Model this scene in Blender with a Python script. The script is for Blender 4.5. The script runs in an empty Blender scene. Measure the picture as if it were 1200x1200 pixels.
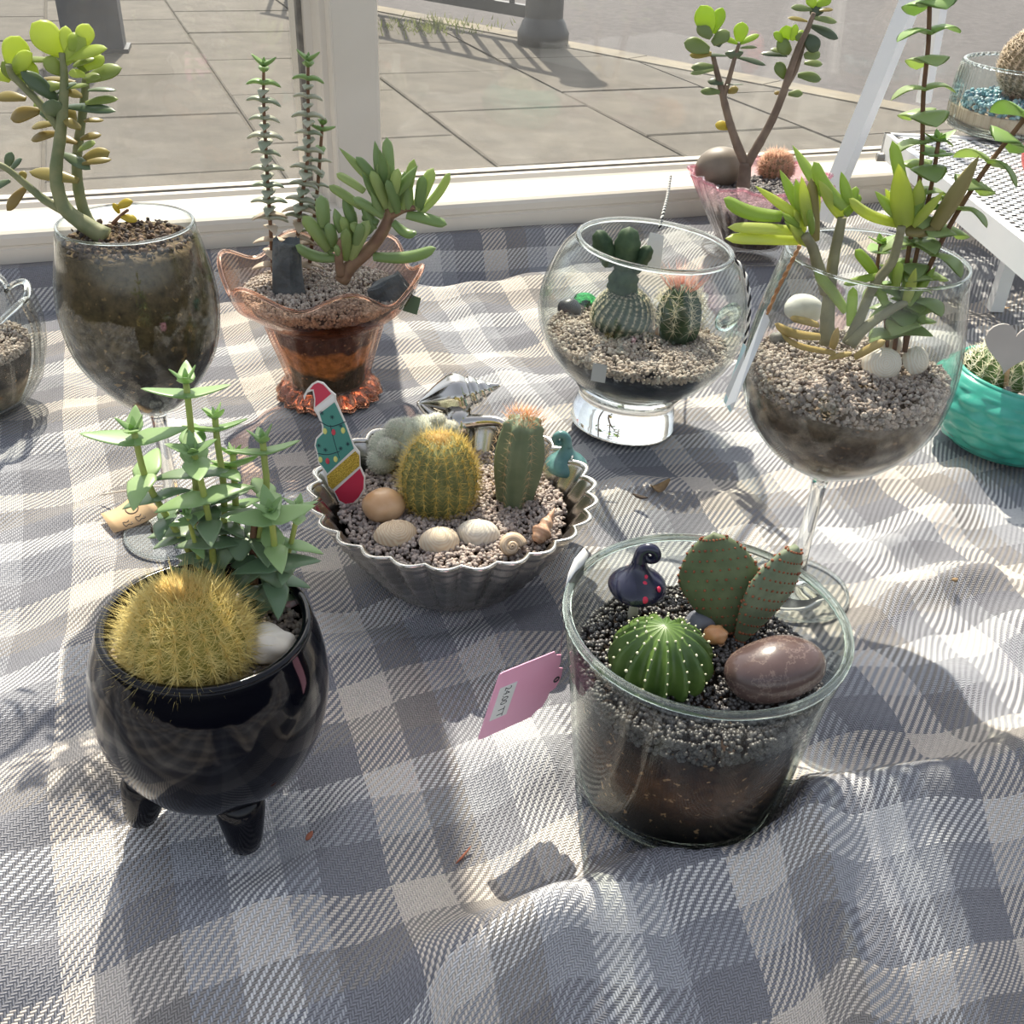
import bpy, math, random
import numpy as np
from mathutils import Vector, Matrix, Euler, noise as mnoise

scene = bpy.context.scene
col = scene.collection
S = 0.01                      # all shapes below are written in centimetres
random.seed(7)
rng = np.random.default_rng(7)
PI = math.pi

# ------------------------------------------------------------------ camera
H = 36.0                      # eye height over the cloth
FOC = 1200.0                  # focal length for a 1200 px frame
_d = np.array([520 - 600, 2450 - 600, FOC], float); _d /= np.linalg.norm(_d)
_up = -_d
_z = np.array([0, 0, 1.0]); _fw = _z - _up * _z.dot(_up); _fw /= np.linalg.norm(_fw)
_X = np.cross(_fw, _up)
ROT = np.stack([_X, _fw, _up])
EYE = np.array([0, 0, H])
cam_data = bpy.data.cameras.new('camera')
cam_data.sensor_width = 36.0; cam_data.lens = 36.0 * FOC / 1200.0
cam_data.clip_start = 0.02; cam_data.clip_end = 60
cam = bpy.data.objects.new('camera', cam_data); col.objects.link(cam)
_m = np.column_stack([ROT @ [1, 0, 0], ROT @ [0, -1, 0], ROT @ [0, 0, -1]])
cam.matrix_world = Matrix([[*map(float, _m[i]), float(EYE[i] * S)] for i in range(3)] + [[0, 0, 0, 1]])
scene.camera = cam

# ------------------------------------------------------------------ light
SUN_AZ, SUN_EL = math.radians(-10), math.radians(51)
SUN_DIR = Vector((math.sin(SUN_AZ) * math.cos(SUN_EL), math.cos(SUN_AZ) * math.cos(SUN_EL), math.sin(SUN_EL)))
sun_data = bpy.data.lights.new('sun', 'SUN'); sun_data.energy = 8.6; sun_data.angle = math.radians(0.6)
sun_data.color = (1.0, 0.91, 0.78)
sun = bpy.data.objects.new('sun', sun_data); col.objects.link(sun)
sun.rotation_euler = SUN_DIR.to_track_quat('Z', 'Y').to_euler()
sun.location = (-1, 8, 5)
world = bpy.data.worlds.new('world'); scene.world = world; world.use_nodes = True
wn = world.node_tree; wn.nodes.clear()
wo = wn.nodes.new('ShaderNodeOutputWorld'); wb = wn.nodes.new('ShaderNodeBackground'); ws = wn.nodes.new('ShaderNodeTexSky')
ws.sky_type = 'NISHITA'; ws.sun_disc = False; ws.sun_elevation = SUN_EL; ws.sun_rotation = SUN_AZ
ws.air_density = 1.0; ws.dust_density = 2.5; ws.ozone_density = 1.0
wh = wn.nodes.new('ShaderNodeHueSaturation'); wh.inputs['Saturation'].default_value = .4
wn.links.new(ws.outputs[0], wh.inputs['Color']); wn.links.new(wh.outputs[0], wb.inputs[0]); wn.links.new(wb.outputs[0], wo.inputs[0])
wb.inputs[1].default_value = 0.25
scene.view_settings.view_transform = 'Standard'; scene.view_settings.look = 'None'
scene.view_settings.gamma = 1.0; scene.view_settings.use_curve_mapping = False
scene.view_settings.exposure = 0.0
scene.cycles.transparent_max_bounces = 40
scene.cycles.max_bounces = 10; scene.cycles.transmission_bounces = 10; scene.cycles.glossy_bounces = 4; scene.cycles.diffuse_bounces = 3
scene.cycles.caustics_reflective = False; scene.cycles.caustics_refractive = False
scene.cycles.sample_clamp_indirect = 4.0

# ------------------------------------------------------------------ pixel -> place
def ray(px, py):
    return ROT @ np.array([px - 600, py - 600, FOC], float)
def at(px, py, z=0.0):
    """point of the plane at height z (cm) seen at that spot of the 1200 px frame"""
    v = ray(px, py); t = (z - EYE[2]) / v[2]; return Vector(EYE + v * t)
def atY(px, py, Y):
    v = ray(px, py); t = (Y - EYE[1]) / v[1]; return Vector(EYE + v * t)
def depth(p):
    return float((ROT.T @ (np.array(p) - EYE))[2])
def proj(p):
    c = ROT.T @ (np.array(p) - EYE); return 600 + FOC * c[0] / c[2], 600 + FOC * c[1] / c[2]
def ppc(p):
    return FOC / depth(p)      # pixels per centimetre there

# ------------------------------------------------------------------ mesh helpers
def smooth_prof(pts, k=5):
    """Catmull-Rom through 2-D / 3-D points"""
    P = [np.array(p, float) for p in pts]; out = []
    for i in range(len(P) - 1):
        p0 = P[i - 1] if i > 0 else 2 * P[0] - P[1]; p1 = P[i]; p2 = P[i + 1]
        p3 = P[i + 2] if i + 2 < len(P) else 2 * P[-1] - P[-2]
        for j in range(k):
            t = j / k
            out.append(0.5 * ((2 * p1) + (-p0 + p2) * t + (2 * p0 - 5 * p1 + 4 * p2 - p3) * t * t + (-p0 + 3 * p1 - 3 * p2 + p3) * t ** 3))
    out.append(P[-1])
    return out

class MB:
    def __init__(s): s.v = []; s.f = []
    def add(s, vs, fs):
        o = len(s.v); s.v += [tuple(map(float, v)) for v in vs]; s.f += [tuple(i + o for i in f) for f in fs]; return s
    def lathe(s, prof, n=48, mod=None, c=(0, 0, 0), closed=False):
        vs = []; fs = []; rings = []
        for k, (r, z) in enumerate(prof):
            if r < 1e-5 and not mod:
                rings.append([len(vs)]); vs.append((c[0], c[1], c[2] + z)); continue
            ring = []
            for i in range(n):
                th = 2 * PI * i / n; rr, zz = (mod(th, r, z, k) if mod else (r, z))
                ring.append(len(vs)); vs.append((c[0] + rr * math.cos(th), c[1] + rr * math.sin(th), c[2] + zz))
            rings.append(ring)
        pairs = list(zip(rings[:-1], rings[1:])) + ([(rings[-1], rings[0])] if closed else [])
        for a, b in pairs:
            for i in range(n):
                j = (i + 1) % n
                if len(a) == 1 and len(b) == 1: continue
                if len(a) == 1: fs.append((a[0], b[j], b[i]))
                elif len(b) == 1: fs.append((a[i], a[j], b[0]))
                else: fs.append((a[i], a[j], b[j], b[i]))
        return s.add(vs, fs)
    def tube(s, pts, rad, n=8, cap=True):
        P = [Vector(p) for p in pts]; m = len(P)
        if not hasattr(rad, '__len__'): rad = [rad] * m
        vs = []; fs = []; ref = None
        for i in range(m):
            d = (P[min(i + 1, m - 1)] - P[max(i - 1, 0)]).normalized()
            if ref is None:
                ref = Vector((0, 0, 1)) if abs(d.z) < .9 else Vector((1, 0, 0))
            x = (ref - d * ref.dot(d)).normalized(); y = d.cross(x); ref = x
            for j in range(n):
                a = 2 * PI * j / n; vs.append(P[i] + (x * math.cos(a) + y * math.sin(a)) * rad[i])
        for i in range(m - 1):
            for j in range(n):
                k = (j + 1) % n; fs.append((i * n + j, i * n + k, (i + 1) * n + k, (i + 1) * n + j))
        if cap: fs.append(tuple(range(n - 1, -1, -1))); fs.append(tuple((m - 1) * n + j for j in range(n)))
        return s.add(vs, fs)
    def box(s, c, size, M=None):
        hx, hy, hz = [q / 2 for q in size]
        vs = [Vector((x, y, z)) for x in (-hx, hx) for y in (-hy, hy) for z in (-hz, hz)]
        if M is not None: vs = [M @ v for v in vs]
        vs = [v + Vector(c) for v in vs]
        return s.add(vs, [(0, 1, 3, 2), (4, 6, 7, 5), (0, 4, 5, 1), (2, 3, 7, 6), (0, 2, 6, 4), (1, 5, 7, 3)])
    def ell(s, c, r, M=None, nu=20, nv=12, dist=None):
        vs = []; fs = []
        for i in range(nv + 1):
            ph = PI * i / nv
            for j in range(nu):
                th = 2 * PI * j / nu
                d = Vector((math.sin(ph) * math.cos(th), math.sin(ph) * math.sin(th), math.cos(ph)))
                k = dist(d) if dist else 1.0
                v = Vector((d.x * r[0] * k, d.y * r[1] * k, d.z * r[2] * k))
                if M is not None: v = M @ v
                vs.append(v + Vector(c))
        for i in range(nv):
            for j in range(nu):
                k = (j + 1) % nu
                fs.append((i * nu + j, (i + 1) * nu + j, (i + 1) * nu + k, i * nu + k))
        return s.add(vs, fs)
    def slab(s, outline, y0, y1, M=None, c=(0, 0, 0)):
        """flat outline in local x,z extruded along local y"""
        n = len(outline); vs = [Vector((x, y0, z)) for x, z in outline] + [Vector((x, y1, z)) for x, z in outline]
        if M is not None: vs = [M @ v for v in vs]
        vs = [v + Vector(c) for v in vs]
        fs = [tuple(range(n)), tuple(range(2 * n - 1, n - 1, -1))]
        for i in range(n):
            j = (i + 1) % n; fs.append((i, i + n, j + n, j))
        return s.add(vs, fs)
    def mesh(s, name, smooth=True):
        me = bpy.data.meshes.new(name)
        me.from_pydata([(v[0] * S, v[1] * S, v[2] * S) for v in s.v], [], s.f)
        me.validate()
        if smooth: me.polygons.foreach_set('use_smooth', [True] * len(me.polygons))
        me.update(); return me
    def build(s, name, mat, parent=None, loc=(0, 0, 0), rot=(0, 0, 0), smooth=True, kind=None):
        o = bpy.data.objects.new(name, s.mesh(name, smooth)); col.objects.link(o)
        o.data.materials.append(mat)
        o.location = Vector(loc) * S; o.rotation_euler = rot
        if parent is not None: o.parent = parent
        if kind: o['kind'] = kind
        return o

def np_obj(name, V, F, mat, parent=None, loc=(0, 0, 0), rot=(0, 0, 0), smooth=False, kind=None):
    me = bpy.data.meshes.new(name)
    V = np.asarray(V, np.float32) * S; F = np.asarray(F, np.int32); k = F.shape[1]
    me.vertices.add(len(V)); me.vertices.foreach_set('co', V.ravel())
    me.loops.add(F.size); me.loops.foreach_set('vertex_index', F.ravel())
    me.polygons.add(len(F)); me.polygons.foreach_set('loop_start', np.arange(0, F.size, k, dtype=np.int32))
    me.polygons.foreach_set('loop_total', np.full(len(F), k, np.int32))
    if smooth: me.polygons.foreach_set('use_smooth', np.ones(len(F), bool))
    me.update(calc_edges=True); me.validate()
    o = bpy.data.objects.new(name, me); col.objects.link(o); me.materials.append(mat)
    o.location = Vector(loc) * S; o.rotation_euler = rot
    if parent is not None: o.parent = parent
    if kind: o['kind'] = kind
    return o

def tag(o, label=None, cat=None, group=None, kind=None):
    if label: o['label'] = label
    if cat: o['category'] = cat
    if group: o['group'] = group
    if kind: o['kind'] = kind
    return o
def thing(name, label, cat, loc=(0, 0, 0), rot=(0, 0, 0), group=None):
    o = bpy.data.objects.new(name, None); col.objects.link(o); o.empty_display_size = .01
    o.location = Vector(loc) * S; o.rotation_euler = rot
    return tag(o, label, cat, group)
def structure(name, loc=(0, 0, 0), rot=(0, 0, 0)):
    o = bpy.data.objects.new(name, None); col.objects.link(o); o.empty_display_size = .01
    o.location = Vector(loc) * S; o.rotation_euler = rot; o['kind'] = 'structure'; return o
def rel(root, p):
    """world point (cm) -> the frame of a thing's root (cm)"""
    M = Matrix.LocRotScale(root.location / S, root.rotation_euler, None)
    return M.inverted() @ Vector(p)

# ------------------------------------------------------------------ materials
def lin(c):
    return tuple((x / 255 / 12.92) if x / 255 <= .04045 else ((x / 255 + .055) / 1.055) ** 2.4 for x in c[:3]) + (1.0,)
class NT:
    def __init__(s, name):
        s.m = bpy.data.materials.new(name); s.m.use_nodes = True; s.t = s.m.node_tree; s.t.nodes.clear()
        s.out = s.t.nodes.new('ShaderNodeOutputMaterial')
    def n(s, typ, **kw):
        q = s.t.nodes.new('ShaderNode' + typ)
        for k, v in kw.items(): setattr(q, k, v)
        return q
    def l(s, a, b): s.t.links.new(a, b)
    def val(s, sock, v):
        if hasattr(v, 'is_output'): s.l(v, sock)
        else: sock.default_value = v
    def math(s, op, a, b=0.0, c=0.0):
        q = s.n('Math', operation=op); s.val(q.inputs[0], a); s.val(q.inputs[1], b); s.val(q.inputs[2], c); return q.outputs[0]
    def mix(s, fac, a, b, blend='MIX'):
        q = s.n('Mix', data_type='RGBA', blend_type=blend); s.val(q.inputs[0], fac); s.val(q.inputs[6], a); s.val(q.inputs[7], b); return q.outputs[2]
    def noise(s, vec, scale, detail=3.0, rough=.5):
        q = s.n('TexNoise'); q.inputs['Scale'].default_value = scale; q.inputs['Detail'].default_value = detail; q.inputs['Roughness'].default_value = rough
        if vec is not None: s.l(vec, q.inputs['Vector'])
        return q.outputs['Fac']
    def ramp(s, fac, stops, interp='LINEAR'):
        q = s.n('ValToRGB'); q.color_ramp.interpolation = interp; e = q.color_ramp.elements
        while len(e) < len(stops): e.new(.5)
        for el, (p, c) in zip(e, stops): el.position = p; el.color = c if len(c) == 4 else (*c, 1)
        s.l(fac, q.inputs[0]); return q.outputs[0]
    def bump(s, h, strength, dist):
        q = s.n('Bump'); q.inputs['Strength'].default_value = strength; q.inputs['Distance'].default_value = dist; s.l(h, q.inputs['Height']); return q.outputs[0]
    def obj(s): return s.n('TexCoord').outputs['Object']
    def principled(s, color, rough=.5, metal=0.0, spec=.5, normal=None, **kw):
        p = s.n('BsdfPrincipled'); s.val(p.inputs['Base Color'], color); s.val(p.inputs['Roughness'], rough)
        s.val(p.inputs['Metallic'], metal); p.inputs['Specular IOR Level'].default_value = spec
        if normal is not None: s.l(normal, p.inputs['Normal'])
        for k, v in kw.items(): p.inputs[k.replace('_', ' ')].default_value = v
        return p.outputs[0]
    def done(s, shader): s.l(shader, s.out.inputs['Surface']); return s.m

def mat(name, c1, c2=None, scale=60, rough=.5, metal=0.0, spec=.5, bump=0.0, bscale=None, bdist=.001, lo=.35, hi=.65, detail=4, island=None, **kw):
    """noise-mottled principled; island=(a,b): extra per-piece brightness spread"""
    t = NT(name); o = t.obj()
    c = lin(c1)
    if c2 is not None:
        f = t.noise(o, scale, detail)
        c = t.ramp(f, [(lo, lin(c1)), (hi, lin(c2))])
    if island:
        r = t.n('NewGeometry').outputs['Random Per Island']
        g = t.ramp(r, [(0, (island[0],) * 3), (1, (island[1],) * 3)])
        c = t.mix(1.0, c, g, 'MULTIPLY')
    nrm = None
    if bump: nrm = t.bump(t.noise(o, bscale or scale * 3, 5), bump, bdist)
    return t.done(t.principled(c, rough, metal, spec, nrm, **kw))
def stone_mat(name, cols, rough=.7, spec=.4):
    """loose grains: every grain takes one of the colours"""
    t = NT(name); r = t.n('NewGeometry').outputs['Random Per Island']
    st = [(i / len(cols), lin(c)) for i, c in enumerate(cols)]
    c = t.ramp(r, st, 'CONSTANT')
    f = t.noise(t.obj(), 900, 2)
    c = t.mix(t.math('MULTIPLY', f, .5), c, (.25, .22, .2, 1), 'MIX')
    return t.done(t.principled(c, rough, 0, spec))
def leaf_mat(name, c1, c2, glow, fac=.35, rough=.38, edge=None, spread=.25, scale=60):
    """succulent leaf: waxy skin over flesh that lets light through; each leaf its own tone"""
    mute = lambda c: tuple(.93 * x + .07 * (.3 * c[0] + .59 * c[1] + .11 * c[2]) for x in c)
    c1, c2, glow = mute(c1), mute(c2), mute(glow)
    t = NT(name); o = t.obj(); rnd = t.n('ObjectInfo').outputs['Random']
    f = t.noise(o, scale * .02, 3)
    f = t.math('ADD', t.math('MULTIPLY', f, .6), t.math('MULTIPLY', rnd, .6))
    c = t.ramp(f, [(.3, lin(c1)), (.85, lin(c2))])
    if edge:
        x = t.n('SeparateXYZ'); t.l(o, x.inputs[0])
        e = t.ramp(x.outputs[0], [(.0070, (0, 0, 0)), (.0100, (1, 1, 1))])
        c = t.mix(t.math('MULTIPLY', e, edge[1]), c, lin(edge[0]))
    p = t.principled(c, rough, 0, .45)
    tr = t.n('BsdfTranslucent'); g = t.mix(.35, lin(glow), c); t.l(g, tr.inputs[0])
    m = t.n('MixShader'); m.inputs[0].default_value = fac; t.l(p, m.inputs[1]); t.l(tr.outputs[0], m.inputs[2])
    return t.done(m.outputs[0])
def thin_glass(name, tint=(.97, .98, .97), edge=(.75, .8, .78), dirt=0.0, streak=None):
    """a thin wall of glass: mirrors at its Fresnel share, passes the rest; long paths at grazing angles take more tint"""
    t = NT(name); lw = t.n('LayerWeight'); lw.inputs[0].default_value = .5
    fac = lw.outputs['Facing']
    f5 = t.math('ADD', .04, t.math('MULTIPLY', t.math('POWER', fac, 5.0), .9))
    tc = t.mix(t.math('POWER', fac, 3.0), (*tint, 1), (*edge, 1))
    tr = t.n('BsdfTransparent'); t.l(tc, tr.inputs[0])
    gl = t.n('BsdfGlossy'); gl.inputs['Roughness'].default_value = .02
    m = t.n('MixShader'); t.l(f5, m.inputs[0]); t.l(tr.outputs[0], m.inputs[1]); t.l(gl.outputs[0], m.inputs[2])
    sh = m.outputs[0]
    if dirt:
        tl = t.n('BsdfTranslucent'); tl.inputs[0].default_value = (.9, .9, .88, 1)
        df = t.n('BsdfDiffuse'); df.inputs[0].default_value = (.8, .8, .78, 1)
        a = t.n('MixShader'); a.inputs[0].default_value = .3; t.l(tl.outputs[0], a.inputs[1]); t.l(df.outputs[0], a.inputs[2])
        o = t.obj(); nz = t.ramp(t.noise(o, 14, 6, .65), [(.3, (.5,) * 3), (.75, (1.6,) * 3)])
        m2 = t.n('MixShader'); t.l(t.math('MULTIPLY', nz, dirt), m2.inputs[0]); t.l(sh, m2.inputs[1]); t.l(a.outputs[0], m2.inputs[2]); sh = m2.outputs[0]
    return t.done(sh)
def solid_glass(name, c=(1, 1, 1), rough=0.0, ior=1.47):
    t = NT(name); g = t.n('BsdfGlass'); g.inputs['Color'].default_value = (*c, 1); g.inputs['Roughness'].default_value = rough; g.inputs['IOR'].default_value = ior
    return t.done(g.outputs[0])

M = {}
M['glass'] = thin_glass('clear_glass')
M['glass_green'] = thin_glass('greenish_glass', (.95, .965, .95), (.64, .71, .66))
M['glass_pane'] = thin_glass('window_glass', (.96, .97, .96), (.9, .92, .9), dirt=.026)
M['glass_solid'] = solid_glass('solid_glass', (.98, .99, .98))
M['glass_solid_green'] = solid_glass('solid_green_glass', (.93, .965, .94))
M['glass_orange'] = thin_glass('peach_glass', (.98, .86, .78), (.88, .56, .42))
M['glass_orange_solid'] = solid_glass('solid_peach_glass', (1.0, .91, .86))
M['glass_pink'] = thin_glass('pink_glass', (.97, .88, .89), (.75, .42, .48))
M['white_frame'] = mat('white_plastic_frame', (208, 199, 185), (216, 208, 195), 8, .35)
M['white_metal'] = mat('white_painted_metal', (232, 233, 232), (238, 238, 236), 20, .4)
M['paper_white'] = mat('white_card', (236, 236, 232), (242, 241, 238), 60, .7)
# ------------------------------------------------------------------ the setting: window, platform, street
YAW = math.radians(21)
WIN = Vector((-22.0, 94.3, 0.0))
CU, SU = math.cos(YAW), math.sin(YAW)
def wpt(s, t, z=0.0):
    """s cm along the window, t cm in front of it"""
    return Vector((WIN.x + s * CU + t * SU, WIN.y + s * SU - t * CU, z))

win = structure('window_1', WIN, (0, 0, YAW))
def wprof(prof, x0, x1):
    mb = MB(); n = len(prof)
    vs = [(x, y, z) for x in (x0, x1) for y, z in prof]
    fs = [tuple(range(n - 1, -1, -1)), tuple(range(n, 2 * n))] + [(i, (i + 1) % n, n + (i + 1) % n, n + i) for i in range(n)]
    return mb.add(vs, fs)
rail = [(0, -6), (0, 5.2), (.12, 5.3), (.12, 5.5), (0, 5.6), (0, 6.2), (.15, 6.55), (.5, 6.75), (4.6, 7.15), (4.9, 7.3), (5.3, 7.7), (5.9, 7.8), (7.6, 7.8), (8.4, 7.2), (13, 6.4), (13, -6)]
wprof(rail, -110, 175).build('sill', M['white_frame'], win, smooth=False)
def wpost(prof, z0, z1):
    mb = MB(); n = len(prof)
    vs = [(x, y, z) for z in (z0, z1) for x, y in prof]
    fs = [tuple(range(n - 1, -1, -1)), tuple(range(n, 2 * n))] + [(i, (i + 1) % n, n + (i + 1) % n, n + i) for i in range(n)]
    return mb.add(vs, fs)
mprof = [(3.3, 6.0), (3.5, 4.6), (4.1, 4.3), (4.3, 2.6), (4.45, 2.2), (4.9, 2.0), (5.0, .75), (5.15, .6), (5.3, .7), (9.0, .7), (9.2, .75), (9.35, 1.0), (9.4, 4.2), (9.9, 4.6), (10.0, 6.0), (10.0, 12), (3.3, 12)]
wpost(mprof, 6.6, 150).build('mullion', M['white_frame'], win, smooth=False)
gasket = mat('black_rubber_gasket', (104, 100, 93), (134, 128, 118), 90, .8)
wpost([(2.95, 6.0), (3.0, 5.2), (3.4, 5.2), (3.4, 6.2), (2.95, 6.2)], 7.6, 150).build('gasket', gasket, win, smooth=False)
wprof([(5.9, 7.75), (5.9, 7.95), (6.15, 7.95), (6.15, 7.75)], -110, 3.2).build('gasket', gasket, win, smooth=False)
wprof([(5.9, 7.75), (5.9, 7.95), (6.15, 7.95), (6.15, 7.75)], 10, 175).build('gasket', gasket, win, smooth=False)
for x0, x1 in ((-110, 3.4), (9.9, 175)):
    MB().box(((x0 + x1) / 2, 6.4, 80), (x1 - x0, .4, 145)).build('pane', M['glass_pane'], win, smooth=False)
wprof([(0, 150), (0, 160), (13, 160), (13, 150)], -110, 175).build('head', M['white_frame'], win, smooth=False)

# the platform under the cloth
plat = mat('platform_board', (150, 140, 125), (130, 120, 105), 12, .7)
mb = MB(); pts = [wpt(-110, 0), wpt(175, 0), wpt(175, 112), wpt(-110, 112)]
mb.add([(p.x, p.y, z) for z in (-17, -10.5) for p in pts], [(3, 2, 1, 0), (4, 5, 6, 7), (0, 1, 5, 4), (1, 2, 6, 5), (2, 3, 7, 6), (3, 0, 4, 7)])
o = mb.build('floor', plat, smooth=False); o['kind'] = 'structure'

# ------------------------------------------------------------------ the plaid cloth
BASES = [(8.1, 33.5, 5.0), (-12.5, 30.8, 4.4), (-3.4, 49.3, 5.0), (7.9, 68.2, 4.6), (16.7, 48.55, 3.8), (-20.5, 51.8, 3.8),
         (-14.5, 71.2, 4.4), (35.7, 67.8, 5.2), (-39.5, 67.0, 4.5)]
FLATS = [(22.6, 101.0, 5.0, 2.9)]
RIDGES = [([(540, 1165), (680, 1078), (780, 1015), (880, 990), (1000, 950), (1100, 925), (1260, 880)], 2.5, 1.25),
          ([(300, 1040), (420, 965), (520, 915), (600, 885)], .55, 1.6),
          ([(1000, 722), (1080, 695), (1150, 680)], .8, .9), ([(1050, 640), (1100, 600), (1135, 560)], .5, 1.0),
          ([(400, 1160), (520, 1115), (640, 1100)], .6, 1.1), ([(1000, 850), (1090, 790), (1200, 750)], .5, 1.8),
          ([(400, 760), (520, 745), (620, 725)], .45, 1.3), ([(0, 830), (60, 800), (100, 770)], .6, 1.6), ([(0, 980), (90, 930), (150, 900)], .5, 1.6),
          ([(900, 1120), (1040, 1090), (1200, 1060)], .5, 1.0), ([(700, 1190), (860, 1150), (1000, 1180)], .4, 1.2),
          ([(560, 560), (700, 590), (800, 570)], .35, 1.6), ([(250, 350), (300, 380), (330, 430)], .4, 1.8), ([(480, 345), (560, 338), (650, 335)], .8, 1.5),
          ([(1000, 360), (1100, 340), (1220, 330)], .6, 2.2), ([(1090, 420), (1160, 370), (1230, 350)], .5, 1.6)]
def sst(a, b, x):
    q = np.clip((x - a) / (b - a), 0, 1); return q * q * (3 - 2 * q)
WAVES = [(a, k * math.cos(th), k * math.sin(th), ph) for (a, k), th, ph in zip(
    [(.30, .28), (.27, .37), (.22, .55), (.18, .7), (.12, 1.1), (.08, 1.5), (.06, 1.9)], [.5, 1.9, 1.1, 2.6, .2, 1.5, 2.2], [.3, 1.2, 2.2, 4.0, 5.1, .7, 3.0])]
def cloth_z(x, y):
    x = np.asarray(x, float); y = np.asarray(y, float)
    dx = x - WIN.x; dy = y - WIN.y
    s = dx * CU + dy * SU; t = dx * SU - dy * CU
    h = sum(a * np.sin(kx * x + ky * y + ph) for a, kx, ky, ph in WAVES)
    for pts, hh, sg in RIDGES:
        d2 = np.full(x.shape, 1e9); P = [at(*p, .3) for p in pts]
        for a, b in zip(P[:-1], P[1:]):
            ex, ey = b.x - a.x, b.y - a.y; L = ex * ex + ey * ey
            k = np.clip(((x - a.x) * ex + (y - a.y) * ey) / L, 0, 1)
            d2 = np.minimum(d2, (x - a.x - k * ex) ** 2 + (y - a.y - k * ey) ** 2)
        h = h + hh * (1.0 if sg == 1.25 else 1.45) * np.exp(-d2 / (2 * sg * sg))
    for bx, by, r in BASES:
        y0 = by; d = np.hypot(x - bx, y - by); mk = sst(r - .4, r + (.7 if r == 5.0 and y0 == 33.5 else 2.2), d); h = h * mk - .09 * (1 - mk)
    # the cloth falls away toward the room in front of the long fold
    fx, fy = at(560, 1130, 0), at(1200, 905, 0)
    ex, ey = fy.x - fx.x, fy.y - fx.y; el = math.hypot(ex, ey); nx, ny = ey / el, -ex / el
    dfr = (x - fx.x) * nx + (y - fx.y) * ny; alo = ((x - fx.x) * ex + (y - fx.y) * ey) / el
    h = h - 7.0 * sst(.4, 8.5, dfr) * sst(-7, 3, alo) - 4.6 * sst(0, 9, 24.8 - y) * (1 - sst(-7, 3, alo))
    w = sst(20, 42, s)
    step = 4.0 * (1 - sst(1.3, 3.4, t)) * (1 - w) + w * 3.6 * (1 - sst(0, 26, t))
    h = h * sst(0, 6, t) * (1 - .6 * sst(60, 20, t) * 0)
    z = step + h
    for bx, by, r, zz in FLATS:
        mk = sst(r - .2, r + 3.0, np.hypot(x - bx, y - by)); z = z * mk + zz * (1 - mk)
    return z
def cloth_at(x, y): return float(cloth_z(np.array([x]), np.array([y]))[0])

def cloth_material():
    t = NT('plaid_wool'); uv = t.n('UVMap'); uv.uv_map = 'weave'
    x = t.n('SeparateXYZ'); t.l(uv.outputs[0], x.inputs[0]); u, v = x.outputs[0], x.outputs[1]
    TH = .115
    white = (.80, .785, .775, 1); cream = (.79, .71, .63, 1); blue = (.45, .455, .485, 1); dark = (.29, .29, .315, 1); taupe = (.36, .335, .315, 1); pale = (.62, .62, .64, 1)
    stops = [(0, white), (.17, blue), (.28, dark), (.5, cream), (.68, taupe), (.84, blue)]
    stops2 = [(0, cream), (.18, taupe), (.34, dark), (.5, white), (.66, blue), (.82, dark)]
    cu = t.ramp(t.math('FRACT', t.math('DIVIDE', t.math('ADD', u, .8), 13.0)), stops, 'CONSTANT')
    cv = t.ramp(t.math('FRACT', t.math('DIVIDE', t.math('ADD', v, 3.0), 12.6)), stops2, 'CONSTANT')
    iu = t.math('DIVIDE', u, TH); iv = t.math('DIVIDE', v, TH)
    fu = t.math('FLOOR', iu); fv = t.math('FLOOR', iv)
    m = t.math('FRACT', t.math('DIVIDE', t.math('ADD', fu, fv), 4.0))
    over = t.math('LESS_THAN', m, .49)
    c = t.mix(over, cv, cu)
    pu = t.math('SINE', t.math('MULTIPLY', t.math('FRACT', iu), PI)); pv = t.math('SINE', t.math('MULTIPLY', t.math('FRACT', iv), PI))
    hq = t.n('Mix', data_type='FLOAT'); t.l(over, hq.inputs[0]); t.l(pv, hq.inputs[2]); t.l(pu, hq.inputs[3]); h = hq.outputs[0]
    o = t.obj(); fz = t.noise(o, 700, 4, .7); big = t.noise(o, 9, 3)
    c = t.mix(.5, c, t.ramp(fz, [(.25, (.62,) * 3), (.75, (1.3,) * 3)]), 'MULTIPLY')
    c = t.mix(1.0, c, t.ramp(h, [(.0, (.55,) * 3), (.7, (1.0,) * 3)]), 'MULTIPLY')
    hh = t.math('ADD', h, t.math('MULTIPLY', fz, .5))
    p = t.principled(c, .95, 0, .15, t.bump(hh, .9, .0007))
    return t.done(p)
M['cloth'] = cloth_material()
ds = .4
sg_ = np.arange(-80, 132, ds); tg_ = np.arange(.05, 108, ds)
SS, TT = np.meshgrid(sg_, tg_)
XX = WIN.x + SS * CU + TT * SU; YY = WIN.y + SS * SU - TT * CU
ZZ = cloth_z(XX, YY)
ny_, nx_ = SS.shape
V = np.stack([XX, YY, ZZ], -1).reshape(-1, 3)
idx = np.arange(nx_ * ny_).reshape(ny_, nx_)
F = np.stack([idx[:-1, :-1], idx[1:, :-1], idx[1:, 1:], idx[:-1, 1:]], -1).reshape(-1, 4)
cloth = np_obj('plaid_blanket', V, F, M['cloth'], smooth=True)
tag(cloth, 'grey white and cream plaid woollen blanket rumpled under all the pots', 'blanket')
uvl = cloth.data.uv_layers.new(name='weave')
arc = np.cumsum(np.hypot(np.full(TT.shape, ds), np.vstack([np.zeros((1, nx_)), np.diff(ZZ, axis=0)])), axis=0)
wu = SS + .35 * np.sin(TT * .11 + .6) + .2 * np.sin(SS * .17 + TT * .2)
wv = arc + .5 * np.sin(SS * .09 + 1.0) + .25 * np.sin(SS * .22 + TT * .1)
UV = np.stack([wu, wv], -1).reshape(-1, 2)
uvl.data.foreach_set('uv', UV[F.ravel()].astype(np.float32).ravel())
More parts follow.
